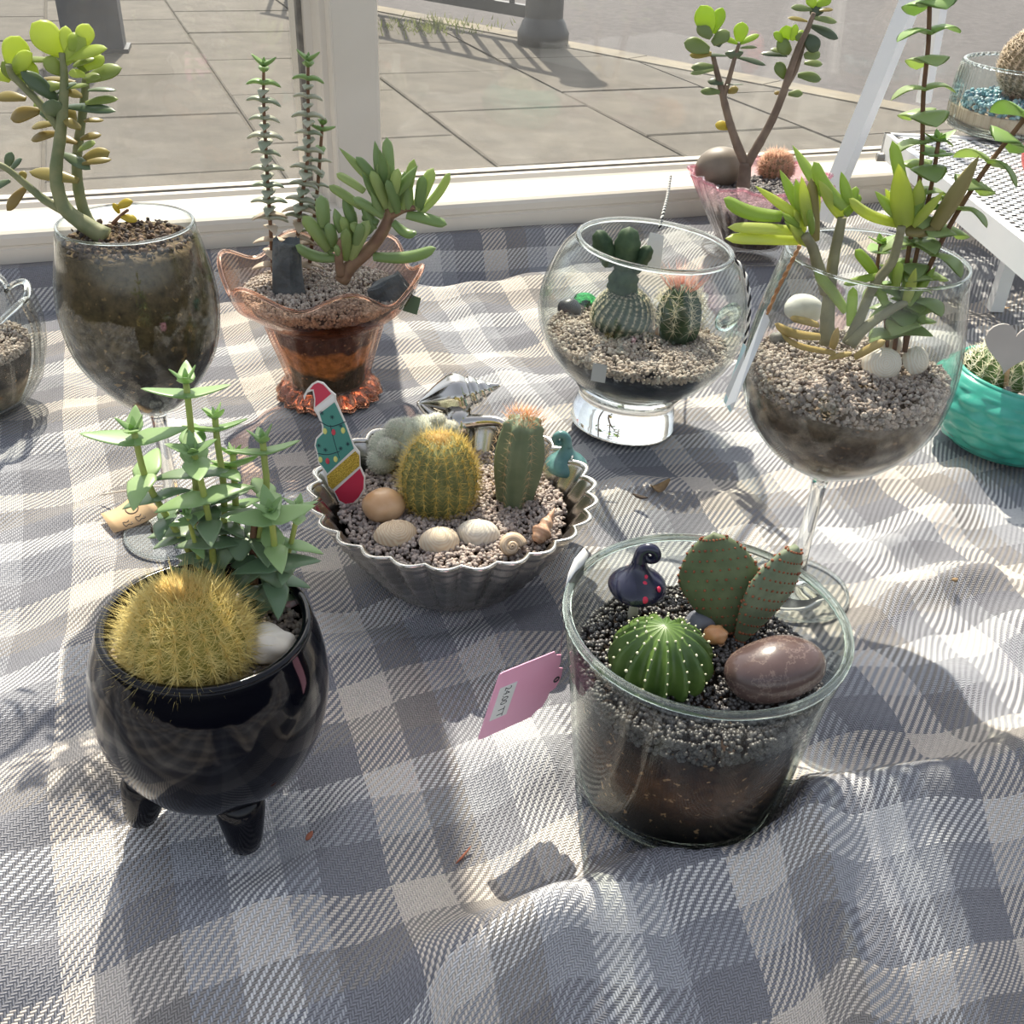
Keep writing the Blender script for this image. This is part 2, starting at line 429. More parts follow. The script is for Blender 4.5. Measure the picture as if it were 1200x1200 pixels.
sol = cloth.modifiers.new('thickness', 'SOLIDIFY'); sol.thickness = .002; sol.offset = -1

# ------------------------------------------------------------------ the street outside
GZ = -30.0
pave_col = mat('paving_stone', (168, 158, 142), (142, 134, 122), 3.0, .85, bump=.3, bscale=60, bdist=.003)
def slab_mat():
    t = NT('paving_slab'); o = t.obj(); r = t.n('ObjectInfo').outputs['Random']
    c = t.ramp(t.noise(o, 7, 6, .65), [(.3, lin((72, 67, 60))), (.7, lin((97, 91, 82)))])
    c = t.mix(1.0, c, t.ramp(r, [(0, (.86,) * 3), (1, (1.08,) * 3)]), 'MULTIPLY')
    return t.done(t.principled(c, .85, 0, .3, t.bump(t.noise(o, 90, 5), .35, .003)))
M['slab'] = slab_mat()
KP = Vector((12.6, 455.0, 0)); KD = Vector((-.73, .68, 0)).normalized(); KN = Vector((.68, .73, 0)).normalized()
# joint bed under the slabs: everything on this side of the kerb, in front of the shop
bed = MB(); w0 = wpt(-600, -14)
q0 = KP + KD * 1100 - KN * 8; 
_t = ((w0.x - KP.x) * SU - (w0.y - KP.y) * CU) / (KD.x * SU - KD.y * CU)
q1 = KP + KD * (_t + 6)
bed.add([(p.x, p.y, GZ - .8) for p in (w0, q1, q0)], [(0, 1, 2)])
pav = structure('floor_pavement', (0, 0, 0))
bed.build('joint_bed', mat('sandy_joint', (86, 80, 70), (70, 65, 58), 20, .95), pav, smooth=False)
sw, sd = 52.0, 61.0
slab = MB(); bw = .6
slab.add([(x * (sw - .9) / 2, y * (sd - .9) / 2, -3) for x, y in ((-1, -1), (1, -1), (1, 1), (-1, 1))] +
         [(x * (sw - .9) / 2, y * (sd - .9) / 2, -.35) for x, y in ((-1, -1), (1, -1), (1, 1), (-1, 1))] +
         [(x * (sw - 1.8) / 2, y * (sd - 1.8) / 2, 0) for x, y in ((-1, -1), (1, -1), (1, 1), (-1, 1))],
         [(0, 1, 5, 4), (1, 2, 6, 5), (2, 3, 7, 6), (3, 0, 4, 7), (4, 5, 9, 8), (5, 6, 10, 9), (6, 7, 11, 10), (7, 4, 8, 11), (8, 9, 10, 11)])
slab_me = slab.mesh('slab', False); slab_me.materials.append(M['slab'])
e1 = Vector((math.cos(math.radians(22)), math.sin(math.radians(22)), 0)); e2 = Vector((-e1.y, e1.x, 0))
def clip_slab(c):
    """a slab cut along the back of the kerb"""
    P = [c + e1 * (x * (sw - .9) / 2) + e2 * (y * (sd - .9) / 2) for x, y in ((-1, -1), (1, -1), (1, 1), (-1, 1))]
    f = lambda p: (p - KP).dot(KN) + 8.5
    Q = []
    for p, q in zip(P, P[1:] + P[:1]):
        if f(p) <= 0: Q.append(p)
        if (f(p) <= 0) != (f(q) <= 0): Q.append(p.lerp(q, f(p) / (f(p) - f(q))))
    if len(Q) < 3: return
    n = len(Q); mb = MB()
    mb.add([(p.x, p.y, z) for z in (GZ - 3, GZ) for p in Q], [tuple(range(n, 2 * n))] + [(k, (k + 1) % n, n + (k + 1) % n, n + k) for k in range(n)])
    mb.build('slab', M['slab'], pav, smooth=False)
for i in range(-14, 16):
    for j in range(-3, 14):
        c = e1 * (12 + sw * i) + e2 * (([252, 276, 242, 264][i % 4]) + sd * (j + .5 - 3))
        k_ = (c - KP).dot(KN)
        if k_ > 34: continue
        if -(c - WIN).dot(Vector((SU, -CU, 0))) < 16: continue
        px, py = proj((c.x, c.y, GZ))
        if depth((c.x, c.y, GZ)) < 20 or not (-160 < px < 1400 and -140 < py < 300): continue
        if k_ > -50: clip_slab(c); continue
        o = bpy.data.objects.new('slab', slab_me); col.objects.link(o); o.parent = pav
        o.location = Vector((c.x, c.y, GZ + random.uniform(-.12, .12))) * S; o.rotation_euler = (random.uniform(-.004, .004), random.uniform(-.004, .004), math.radians(22))
kerb_m = mat('kerb_stone', (128, 118, 98), (100, 93, 81), 8, .85, bump=.3, bscale=70, bdist=.003)
kroot = structure('trim_1', (0, 0, 0))
kb = MB(); kb.box((0, 0, 0), (59.2, 12, 14)); kme = kb.mesh('kerb_stone', False); kme.materials.append(kerb_m)
for i in range(-7, 8):
    c = KP - KD * (60 * i + 10) + KN * -1.5
    o = bpy.data.objects.new('kerb_stone', kme); col.objects.link(o); o.parent = kroot
    o.location = Vector((c.x, c.y, GZ - 7 + .3)) * S; o.rotation_euler = (0, 0, math.atan2(-KD.y, -KD.x))
rd = MB(); a = [KP + KD * q + KN * w for q, w in ((3500, 2), (-2500, 2), (-2500, 4000), (3500, 4000))]
rd.add([(p.x, p.y, GZ - 8.5) for p in a], [(0, 1, 2, 3)])
o = rd.build('floor_road', mat('asphalt', (78, 73, 74), (61, 57, 58), 30, .9, bump=.5, bscale=140, bdist=.004), smooth=False); o['kind'] = 'structure'

iron = mat('black_iron', (44, 46, 52), (58, 60, 66), 15, .45, spec=.5)
PB = at(636, 52, GZ)
rp = thing('railing_post', 'black iron street railing post with a wide bolted foot beside the kerb', 'post', PB)
MB().lathe([(0, 0), (10.2, 0), (10.4, 4.5), (9.4, 6.5), (8.6, 8.5), (7.8, 9.5), (7.6, 10)] , 24).build('foot', iron, rp)
MB().lathe([(7.6, 9.5), (7.4, 60), (7.0, 95), (8.0, 96), (8.2, 99), (5, 102), (0, 103)], 24).build('shaft', iron, rp)
rl = thing('street_railing', 'black iron railing panel with thin bars running off the post along the kerb', 'railing', PB + KD * 9)
ang = math.atan2(KD.y, KD.x)
Mr = Matrix.Rotation(ang, 3, 'Z')
for z in (11, 92): MB().box(KD * 90 + Vector((0, 0, z)), (181, 3.2, 4.5), Mr).build('rail', iron, rl, smooth=False)
for k in range(15): MB().box(KD * (9 + 12 * k) + Vector((0, 0, 51)), (1.6, 1.6, 78), Mr).build('bar', iron, rl, smooth=False)
LP = at(113, 58, GZ)
dp = thing('street_post', 'broad dark slate-grey square post standing on the paving slabs', 'post', LP)
Ml = Matrix.Rotation(math.radians(15), 3, 'Z')
MB().box((0, 0, 45), (20, 12, 90), Ml).build('shaft', mat('slate_grey_paint', (48, 54, 66), (60, 66, 78), 9, .6), dp, smooth=False)
MB().box((0, 0, .6), (23, 15, 1.2), Ml).build('foot', iron, dp, smooth=False)
# weeds in the joints
gv = []; gf = []
for k in range(420):
    c = at(random.gauss(505, 38), random.gauss(32, 5), GZ); a = random.uniform(0, 6.28); h = random.uniform(1, 4)
    d = Vector((math.cos(a), math.sin(a), 0)); b = len(gv)
    gv += [c - d * .3, c + d * .3, c + Vector((random.uniform(-2, 2), random.uniform(-2, 2), h))]; gf.append((b, b + 1, b + 2))
o = np_obj('weed_grass', [tuple(v) for v in gv], gf, leaf_mat('weed', (96, 108, 58), (136, 140, 84), (150, 160, 80)), kind='stuff')
tag(o, 'low green weeds growing in the pavement joints near the railing', 'weeds')
# ------------------------------------------------------------------ builders for pots, grit, soil
def interp_r(prof):
    zs = [p[1] for p in prof]; rs = [p[0] for p in prof]
    return lambda z: float(np.interp(z, zs, rs))
def vessel(root, outer, thick, base_t, mat_body, mat_rim=None, rim_r=None, n=64, mod=None, name='bowl', floor_r=None):
    """hollow turned vessel. outer: (r,z) from foot to rim. returns inner radius as a function of z"""
    zb = outer[0][1]
    P = [(0.0, zb)] + [tuple(p) for p in outer]
    inner = [(max(r - thick, .05), z) for r, z in outer if z >= zb + base_t]
    inner = [(float(np.interp(zb + base_t, [p[1] for p in outer], [p[0] for p in outer])) - thick, zb + base_t)] + inner
    prof = P + inner[::-1] + [(0.0, zb + base_t)]
    MB().lathe(prof, n, mod).build(name, mat_body, root)
    r1, z1 = outer[-1]
    if mat_rim:
        rr = rim_r or thick * .62; rc = r1 - thick / 2
        ring = [(rc + rr * math.cos(a), z1 + rr * .9 * math.sin(a)) for a in [2 * PI * k / 10 for k in range(10)]]
        MB().lathe(ring, n, mod, closed=True).build('rim', mat_rim, root)
    return interp_r(sorted(inner, key=lambda p: p[1]))
def fill(name, rin, z0, z1, m, loc, rot, bump=.15, gap=.04, seed=0, n=56, freq=.9):
    """a mass of soil or sand filling a vessel from z0 to z1"""
    mb = MB(); vs = []; fs = []; rings = []
    lv = np.linspace(z0, z1, 10); prof = [(max(rin(z) - gap, .05), z) for z in lv]
    R = prof[-1][0]
    mb.lathe([(0, z0)] + prof, n)
    base = len(mb.v) - n          # last ring
    prev = list(range(base, base + n))
    for k in range(8):
        r = R * (1 - (k + 1) / 9); ring = []
        for i in range(n):
            th = 2 * PI * i / n; x, y = r * math.cos(th), r * math.sin(th)
            ring.append(len(mb.v)); mb.v.append((x, y, z1 + bump * mnoise.noise((x * freq + seed * 7.3, y * freq, seed))))
        for i in range(n):
            j = (i + 1) % n; mb.f.append((prev[i], prev[j], ring[j], ring[i]))
        prev = ring
    mb.v.append((0, 0, z1)); c = len(mb.v) - 1
    for i in range(n): mb.f.append((prev[i], prev[(i + 1) % n], c))
    return mb.build(name, m, loc=loc, rot=rot, kind='stuff')
PHI = (1 + 5 ** .5) / 2
ICO_V = np.array([(-1, PHI, 0), (1, PHI, 0), (-1, -PHI, 0), (1, -PHI, 0), (0, -1, PHI), (0, 1, PHI), (0, -1, -PHI), (0, 1, -PHI), (PHI, 0, -1), (PHI, 0, 1), (-PHI, 0, -1), (-PHI, 0, 1)], float)
ICO_V /= np.linalg.norm(ICO_V[0])
ICO_F = np.array([(0, 11, 5), (0, 5, 1), (0, 1, 7), (0, 7, 10), (0, 10, 11), (1, 5, 9), (5, 11, 4), (11, 10, 2), (10, 7, 6), (7, 1, 8), (3, 9, 4), (3, 4, 2), (3, 2, 6), (3, 6, 8), (3, 8, 9), (4, 9, 5), (2, 4, 11), (6, 2, 10), (8, 6, 7), (9, 8, 1)])
def rand_rot(n):
    q = rng.normal(size=(n, 4)); q /= np.linalg.norm(q, axis=1)[:, None]; w, x, y, z = q.T
    return np.stack([np.stack([1 - 2 * (y * y + z * z), 2 * (x * y - w * z), 2 * (x * z + w * y)], -1),
                     np.stack([2 * (x * y + w * z), 1 - 2 * (x * x + z * z), 2 * (y * z - w * x)], -1),
                     np.stack([2 * (x * z - w * y), 2 * (y * z + w * x), 1 - 2 * (x * x + y * y)], -1)], 1)
def grains(C, size, spread=.35, squash=.6):
    n = len(C); R = rand_rot(n); sc = size * (1 + spread * rng.uniform(-1, 1, (n, 1))) * rng.uniform(squash, 1.0, (n, 3)) / 2
    V = ICO_V[None] * (1 + .22 * rng.uniform(-1, 1, (n, 12, 1))) * sc[:, None, :]
    V = np.einsum('nij,nkj->nki', R, V) + np.asarray(C)[:, None, :]
    F = ICO_F[None] + (np.arange(n) * 12)[:, None, None]
    return V.reshape(-1, 3), F.reshape(-1, 3)
def grit(name, rin, z0, z1, size, m, loc, rot, label, cat, bump=.2, wall=True, dens=1.0, smooth=False):
    """loose gravel: a top layer and the band seen through the wall"""
    R = rin(z1) - size * .7
    n = int(dens * PI * R * R / (size * size * .42))
    r = R * np.sqrt(rng.uniform(0, 1, n)); th = rng.uniform(0, 2 * PI, n)
    x, y = r * np.cos(th), r * np.sin(th)
    z = z1 + bump * np.sin(x * 1.3 + 1) * np.cos(y * 1.1) + rng.uniform(-.5, .25, n) * size
    C = [np.stack([x, y, z], -1)]
    if wall:
        n2 = int(dens * 2 * PI * R * max(z1 - z0, .01) / (size * size * .45)); th = rng.uniform(0, 2 * PI, n2); zz = rng.uniform(z0, z1, n2)
        rr = np.array([rin(q) for q in zz]) - size * (.72 + .25 * rng.uniform(0, 1, n2))
        C.append(np.stack([rr * np.cos(th), rr * np.sin(th), zz], -1))
    V, F = grains(np.concatenate(C), size)
    o = np_obj(name, V, F, m, loc=loc, rot=rot, kind='stuff', smooth=smooth)
    return tag(o, label, cat)

# ------------------------------------------------------------------ cacti
def spines(B, D, Ls, rad):
    """thin three-sided needles; B base points, D directions, Ls lengths"""
    B = np.asarray(B, float); D = np.asarray(D, float); D /= np.linalg.norm(D, axis=1)[:, None]; n = len(B)
    ref = np.where(np.abs(D[:, 2:3]) < .9, np.array([[0, 0, 1.0]]), np.array([[1.0, 0, 0]]))
    X = np.cross(ref, D); X /= np.linalg.norm(X, axis=1)[:, None]; Y = np.cross(D, X)
    V = np.empty((n, 4, 3))
    for k in range(3):
        a = 2 * PI * k / 3; V[:, k] = B + (X * math.cos(a) + Y * math.sin(a)) * rad
    V[:, 3] = B + D * np.asarray(Ls)[:, None]
    F = np.array([(0, 1, 3), (1, 2, 3), (2, 0, 3)])[None] + (np.arange(n) * 4)[:, None, None]
    return V.reshape(-1, 3), F.reshape(-1, 3)
def ribbed_cactus(root, R, Hh, ribs, dep, body_m, prof=None, lean=(0, 0), phase=0.0, sharp=1.0, twist=0.0, sink=.3):
    """body of revolution with ribs; returns areole sampler f(rib, k in 0..1) -> (point, normal)"""
    nth = ribs * 8
    if prof is None: prof = lambda q: math.sin(PI * (.08 + .92 * q)) ** .55 if q < 1 else 0.0
    nz = 26
    def pos(th, q):
        r0 = R * max(prof(q), 0.0); z = -sink + (Hh + sink) * q
        if q > .86: z -= (q - .86) / .14 * Hh * .05          # dimpled crown
        c = abs(math.sin(ribs * (th - phase - twist * q) / 2)) ** sharp
        r = r0 * (1 - dep * c)
        return Vector((r * math.cos(th) + lean[0] * z, r * math.sin(th) + lean[1] * z, z))
    mb = MB(); vs = []; fs = []
    qs = [.5 - .5 * math.cos(PI * k / nz) for k in range(nz + 1)]
    for q in qs:
        for i in range(nth): vs.append(pos(2 * PI * i / nth, q))
    for k in range(nz):
        for i in range(nth):
            j = (i + 1) % nth; fs.append((k * nth + i, k * nth + j, (k + 1) * nth + j, (k + 1) * nth + i))
    mb.add(vs, fs).build('body', body_m, root)
    def areole(rib, q):
        th = phase + 2 * PI * rib / ribs + twist * q
        p = pos(th, q); a = pos(th, min(q + .02, 1)); b = pos(th, max(q - .02, 0))
        t = (a - b).normalized(); rad = Vector((math.cos(th), math.sin(th), 0))
        nrm = (rad - t * rad.dot(t))
        nrm = nrm.normalized() if nrm.length > 1e-4 else Vector((0, 0, 1))
        return p, nrm, t
    return areole
def needle_part(root, areole, ribs, qs, per, Lr, rad, m, spread=1.0, upbias=.2, name='spines', central=0, cL=1.0, jitter=.02):
    B = []; D = []; L = []
    for rb in range(ribs):
        for k, q in enumerate(qs):
            q = min(max(q + random.uniform(-jitter, jitter), .02), .99)
            p, nrm, t = areole(rb, q); b = nrm.cross(t)
            for s in range(per):
                a = 2 * PI * s / per + random.uniform(-.3, .3)
                d = nrm * random.uniform(.35, .8) + (t * math.cos(a) + b * math.sin(a)) * spread + Vector((0, 0, upbias))
                B.append(p); D.append(d); L.append(random.uniform(*Lr))
            for s in range(central):
                d = nrm + t * random.uniform(-.4, .4) + b * random.uniform(-.4, .4) + Vector((0, 0, upbias)); B.append(p); D.append(d); L.append(random.uniform(*Lr) * cL)
    V, F = spines([tuple(x) for x in B], [tuple(x) for x in D], L, rad)
    return np_obj(name, V, F, m, root, kind='stuff')

# ------------------------------------------------------------------ leaves and stems
def leaf_mesh(name, width, thick, bend=lambda t: 0.0, fold=0.0, n=11, k=8, m=None):
    """leaf of length 1 cm along +x; width(t), thick(t) are half sizes relative to 1"""
    mb = MB(); vs = []; fs = []
    ts = [i / (n - 1) for i in range(n)]
    for t in ts:
        w = max(width(t), .004); th = max(thick(t), .003)
        for j in range(k):
            a = 2 * PI * j / k; y = math.cos(a) * w; z = math.sin(a) * th
            vs.append((t, y, z + bend(t) + fold * abs(y)))
    for i in range(n - 1):
        for j in range(k):
            q = (j + 1) % k; fs.append((i * k + j, (i + 1) * k + j, (i + 1) * k + q, i * k + q))
    fs.append(tuple(range(k))); fs.append(tuple((n - 1) * k + j for j in range(k - 1, -1, -1)))
    mb.add(vs, fs); me = mb.mesh(name)
    return me
def endround(t, a=.9): return math.sqrt(max(0, 1 - max(0, (t - a) / (1 - a)) ** 2))
LM = {}
LM['jade'] = leaf_mesh('jade_leaf', lambda t: .5 * (.22 + .78 * math.sin(PI * min(1, .12 + .62 * t)) ** 1.3) * endround(t, .62), lambda t: .5 * (.45 + .55 * math.sin(PI * t)) * endround(t, .7), lambda t: .35 * math.sin(PI * t))
LM['jade_up'] = leaf_mesh('jade_leaf_curved', lambda t: .5 * (.25 + .75 * math.sin(PI * min(1, .1 + .64 * t)) ** 1.2) * endround(t, .62), lambda t: .5 * (.45 + .55 * math.sin(PI * t)) * endround(t, .7), lambda t: .9 * t * t)
fw = lambda t: .5 * (.55 + .45 * math.sin(PI * (.15 + .65 * t))) * endround(t, .78)
LM['finger'] = leaf_mesh('finger_leaf', fw, lambda t: .85 * fw(t), lambda t: .16 * math.sin(PI * t))
LM['finger_up'] = leaf_mesh('finger_leaf_curved', fw, lambda t: .85 * fw(t), lambda t: -1.1 * math.sin(PI * t) * .7)
LM['finger_hook'] = leaf_mesh('finger_leaf_hooked', fw, lambda t: .85 * fw(t), lambda t: -1.9 * math.sin(PI * t ** 1.3) * .8)
LM['spear'] = leaf_mesh('spear_leaf', lambda t: .5 * (.35 + .65 * math.sin(PI * (.2 + .6 * t))) * max(0, 1 - t ** 3.2) ** .8, lambda t: .4 * (.4 + .6 * math.sin(PI * t)) * max(0, 1 - t ** 3) ** .7, lambda t: .5 * t * t)
pw = lambda t: .5 * (1.0 - .22 * t) * max(0.0, 1 - t ** 1.9) ** .75 * (.72 + .28 * min(1, t * 5))
LM['tri'] = leaf_mesh('triangular_leaf', pw, lambda t: .5 * (1 - .6 * t) * endround(t, .8), lambda t: .7 * math.sin(PI * t * .9) - 1.5 * t * t, fold=.9)
LM['button'] = leaf_mesh('button_leaf', pw, lambda t: .5 * (1 - .45 * t) * endround(t, .75), lambda t: .3 * math.sin(PI * t) - .35 * t * t, fold=.5)
LM['broad'] = leaf_mesh('broad_leaf', lambda t: .52 * math.sin(PI * (.14 + .62 * t)) ** .8 * max(0.0, 1 - t ** 3.2) ** .55, lambda t: .5 * (1 - .5 * t) * endround(t, .8), lambda t: 1.5 * math.sin(PI * t * .8) - 2.6 * t * t, fold=-.5)
LM['tri_up'] = leaf_mesh('triangular_leaf_young', pw, lambda t: .5 * (1 - .6 * t) * endround(t, .8), lambda t: .7 * t * t, fold=.8)

_leafdata = {}
def leaf_obj(root, kind, m, base, tip, w, th, up, name='leaf', roll=0.0):
    """one leaf from base to tip (cm, in the root's frame)"""
    key = (kind, m.name)
    if key not in _leafdata:
        me = LM[kind].copy(); me.name = name; me.materials.clear(); me.materials.append(m); _leafdata[key] = me
    o = bpy.data.objects.new(name, _leafdata[key]); col.objects.link(o); o.parent = root
    d = Vector(tip) - Vector(base); L = d.length; x = d.normalized()
    up = Vector(up); z = up - x * up.dot(x)
    if z.length < 1e-3: z = Vector((1, 0, 0)) - x * x.x
    z.normalize(); y = z.cross(x)
    if roll:
        c, s_ = math.cos(roll), math.sin(roll); y, z = y * c + z * s_, z * c - y * s_
    Mx = Matrix.Identity(4)
    for i in range(3):
        Mx[i][0] = x[i] * L; Mx[i][1] = y[i] * w; Mx[i][2] = z[i] * th; Mx[i][3] = base[i] * S
    o.matrix_local = Mx
    return o
def pleaf(root, kind, m, b, t, wpx, Y, dY=0.0, face=.5, tr=.35, up=None):
    """leaf traced from frame points b -> t, base at distance Y, tip at Y+dY"""
    B = atY(b[0], b[1], Y); T = atY(t[0], t[1], Y + dY)
    k = ppc(B); toc = (Vector(EYE) - B).normalized()
    if up is None: up = Vector((0, 0, 1)) * (1 - face) + toc * face
    L = (T - B).length; w = wpx / k
    q = leaf_obj(root, kind, m, rel(root, B), rel(root, T), w, min(w * .9, w * tr if tr < 1 else w), up)
    return q
def pstem(root, pts, rpx, Ys, m, name='stem', n=8, knots=0.0):
    """stem traced from frame points; Ys one distance or one per point"""
    if not hasattr(Ys, '__len__'): Ys = [Ys] * len(pts)
    P = [atY(p[0], p[1], y) for p, y in zip(pts, Ys)]
    if not hasattr(rpx, '__len__'): rpx = [rpx] * len(pts)
    R = [.88 * r / ppc(p) for r, p in zip(rpx, P)]
    Q = smooth_prof([(*rel(root, p), r) for p, r in zip(P, R)], 4)
    rad = [float(q[3]) * (1 + (knots if i % 4 == 0 else 0)) for i, q in enumerate(Q)]
    MB().tube([Vector(q[:3]) for q in Q], rad, n).build(name, m, root)
    return [atY(p[0], p[1], y) for p, y in zip(pts, Ys)]
def decussate(root, pts, n, L0, L1, wr, m, m_top=None, th=.12, droop=.05, phase=0.0, kind='tri', top=True, t0=.0, twist=.12, jit=.15, top_scale=.75):
    """crossed pairs of leaves along a stem (world cm points, foot to tip)"""
    P = [np.array(q[:3]) for q in smooth_prof([tuple(p) for p in pts], 6)]
    seg = np.cumsum([0] + [np.linalg.norm(b - a) for a, b in zip(P[:-1], P[1:])]); tot = seg[-1]
    def along(q):
        d = q * tot; i = min(max(int(np.searchsorted(seg, d)) - 1, 0), len(P) - 2)
        k = (d - seg[i]) / max(seg[i + 1] - seg[i], 1e-6); return Vector(P[i] * (1 - k) + P[i + 1] * k), Vector(P[i + 1] - P[i]).normalized()
    for i in range(n):
        q = t0 + (1 - t0) * (i / max(n - 1, 1))
        if top and i == n - 2 and n > 3: q = q * .35 + .65 * .985
        p, ax = along(q)
        L = (L0 + (L1 - L0) * q) * random.uniform(1 - jit, 1 + jit)
        a = phase + (PI / 2) * (i % 2) + random.uniform(-twist, twist)
        x = Vector((math.cos(a), math.sin(a), 0)); x = (x - ax * x.dot(ax)).normalized()
        last = top and i >= n - 2
        for sgn in (-1, 1):
            lift = -droop + random.uniform(-.12, .12)
            if last: lift = .12 if i == n - 2 else .42
            d = (x * sgn + ax * lift).normalized(); LL = L * (top_scale if last and i == n - 1 else 1)
            leaf_obj(root, 'tri_up' if last else kind, (m_top or m) if i >= n - 3 else m, rel(root, p), rel(root, p + d * LL), LL * wr, max(LL * th, .05), ax)
    if top:
        p, ax = along(1.0)
        for k in range(2):
            for sgn in (-1, 1):
                a = phase + (PI / 2) * ((n + k) % 2); x = Vector((math.cos(a), math.sin(a), 0)) * sgn
                d = (x * (.8 - .35 * k) + ax).normalized(); LL = L1 * (.48 - .15 * k)
                leaf_obj(root, 'tri_up', m_top or m, rel(root, p), rel(root, p + d * LL), LL * wr * .9, LL * th * 1.2, x * sgn * -1 + ax * .2)

# ------------------------------------------------------------------ small ornaments
def cockle(name, label, px, z, w, l, h, rz, m, tilt=(0, 0), ribs=14):
    """domed bivalve shell lying hinge-back; w wide, l long"""
    mb = MB(); vs = []; fs = []; na, nt = ribs * 4, 10
    for i in range(nt + 1):
        t = i / nt
        for j in range(na + 1):
            a = (j / na - .5) * 2; ang = a * 1.5
            rad = t * max(0.03, math.cos(ang)) ** .55
            x = math.sin(ang) * rad * w * .92; y = -math.cos(ang) * rad * l + l * .5
            dome = math.sqrt(max(0, 1 - (1.7 * t - .7) ** 2)) * (1 - .5 * abs(a) ** 2)
            if t > .97: dome = 0
            zz = h * dome * (1 + .05 * math.cos(j * PI / 2) * (t > .1))
            vs.append((x, y, zz))
    for i in range(nt):
        for j in range(na):
            q = i * (na + 1) + j; fs.append((q, q + na + 1, q + na + 2, q + 1))
    under = len(vs); vs += [(v[0], v[1], min(v[2], 0) - .02) for v in vs]
    fs += [tuple(under + i for i in f[::-1]) for f in fs]
    p = at(px[0], px[1], z)
    o = mb.add(vs, fs).build(name, m, loc=p, rot=(tilt[0], tilt[1], rz))
    return tag(o, label, 'shell')
def pebble(name, label, cat, px, z, r, m, rot=(0, 0, 0), bump=.06, seed=0, freq=1.3, nu=24, nv=16):
    p = at(px[0], px[1], z)
    o = MB().ell((0, 0, 0), r, None, nu, nv, lambda d: 1 + bump * mnoise.noise((d.x * freq + seed, d.y * freq, d.z * freq))).build(name, m, loc=p, rot=rot)
    return tag(o, label, cat)
def whorl_profile(L, R, n=4):
    pts = []
    for i in range(41):
        t = i / 40; env = R * (1 - t) ** 1.0 if t > .28 else R * (.25 + .75 * math.sin(PI / 2 * t / .28)) * .74
        pts.append((max(env * (1 + .13 * math.sin(t * n * 2 * PI)), .001), L * t))
    return pts
# ------------------------------------------------------------------ shared looks
soil_m = mat('potting_soil', (46, 34, 26), (92, 68, 50), 90, .95, bump=.9, bscale=160, bdist=.004, lo=.35, hi=.75, detail=8)
def layered_soil(name, stops, z0, z1, spots=(190, 150, 110), amt=1.0):
    """soil seen through glass: strata by height with wavering borders and bark flecks"""
    t = NT(name); o = t.obj(); x = t.n('SeparateXYZ'); t.l(o, x.inputs[0])
    zz = t.math('DIVIDE', t.math('SUBTRACT', x.outputs[2], z0 * S), (z1 - z0) * S)
    zz = t.math('ADD', zz, t.math('MULTIPLY', t.math('SUBTRACT', t.noise(o, 45, 4), .5), .35))
    c = t.ramp(zz, [(p, lin(cc)) for p, cc in stops])
    f = t.noise(o, 150, 6, .7); c = t.mix(amt, c, t.ramp(f, [(.3, (.35,) * 3), (.7, (1.5,) * 3)]), 'MULTIPLY')
    s2 = t.ramp(t.noise(o, 260, 2), [(.65, (0, 0, 0)), (.70, (1, 1, 1))]); c = t.mix(t.math('MULTIPLY', s2, .7), c, lin(spots))
    return t.done(t.principled(c, .9, 0, .3, t.bump(f, .8, .003)))
beige_grit = stone_mat('beige_grit', [(206, 192, 176), (186, 170, 154), (222, 212, 198), (166, 152, 140), (196, 178, 160), (150, 138, 128)])
pink_grit = stone_mat('pinkish_grit', [(206, 188, 176), (184, 168, 158), (222, 208, 196), (166, 152, 144), (194, 174, 160), (148, 138, 132)])
black_grit = stone_mat('black_grit', [(38, 38, 42), (54, 54, 58), (26, 26, 30), (72, 72, 76), (44, 43, 46)], .35, .6)
grey_grit = stone_mat('grey_grit', [(112, 108, 104), (140, 134, 128), (88, 86, 86), (160, 152, 146), (70, 70, 72)], .6)
green_body = mat('cactus_green', (62, 92, 48), (92, 122, 64), 70, .5, spec=.35)
dark_body = mat('cactus_dark_green', (52, 72, 50), (82, 102, 72), 80, .6, spec=.3)
pale_spine = mat('pale_spine', (226, 214, 176), (240, 232, 206), 200, .6)
gold_spine = mat('gold_spine', (206, 172, 78), (232, 206, 116), 200, .5)
straw_spine = mat('straw_spine', (230, 202, 112), (242, 222, 146), 200, .5)
orange_spine = mat('orange_spine', (214, 142, 86), (232, 176, 124), 200, .5)
red_spine = mat('red_spine', (206, 120, 96), (226, 168, 140), 200, .5)

# ================================================================== tapered glass pot with prickly pear
G1 = Vector((8.1, 33.5, 0)); G1R = (0, math.radians(.8), 0)
gp = thing('glass_pot', 'tapered clear glass pot with thick green-tinted rim holding the prickly pear', 'pot', G1, G1R)
outer = smooth_prof([(4.35, 0), (4.7, .35), (4.95, 2), (5.35, 5.5), (5.92, 9.55)], 4)
rin1 = vessel(gp, outer, .24, .8, M['glass_green'], M['glass_solid_green'], .2, 72)
MB().lathe([(4.35 + .12 * math.cos(a), .2 + .14 * math.sin(a)) for a in [2 * PI * k / 10 for k in range(10)]], 72, closed=True).build('base_ring', M['glass_solid_green'], gp)
lay1 = layered_soil('soil_in_glass_pot', [(0, (26, 22, 20)), (.25, (44, 32, 24)), (.55, (92, 60, 36)), (.8, (70, 46, 32)), (1, (50, 38, 32))], .8, 6.2)
tag(fill('potting_soil', rin1, .82, 6.1, lay1, G1, G1R), 'dark brown bark soil inside the tapered glass pot', 'soil')
grit('black_gravel', rin1, 5.6, 7.2, .27, black_grit, G1, G1R, 'glossy black gravel around the prickly pear and polished pebble', 'gravel', .15, dens=1.1)
ZG = 7.25
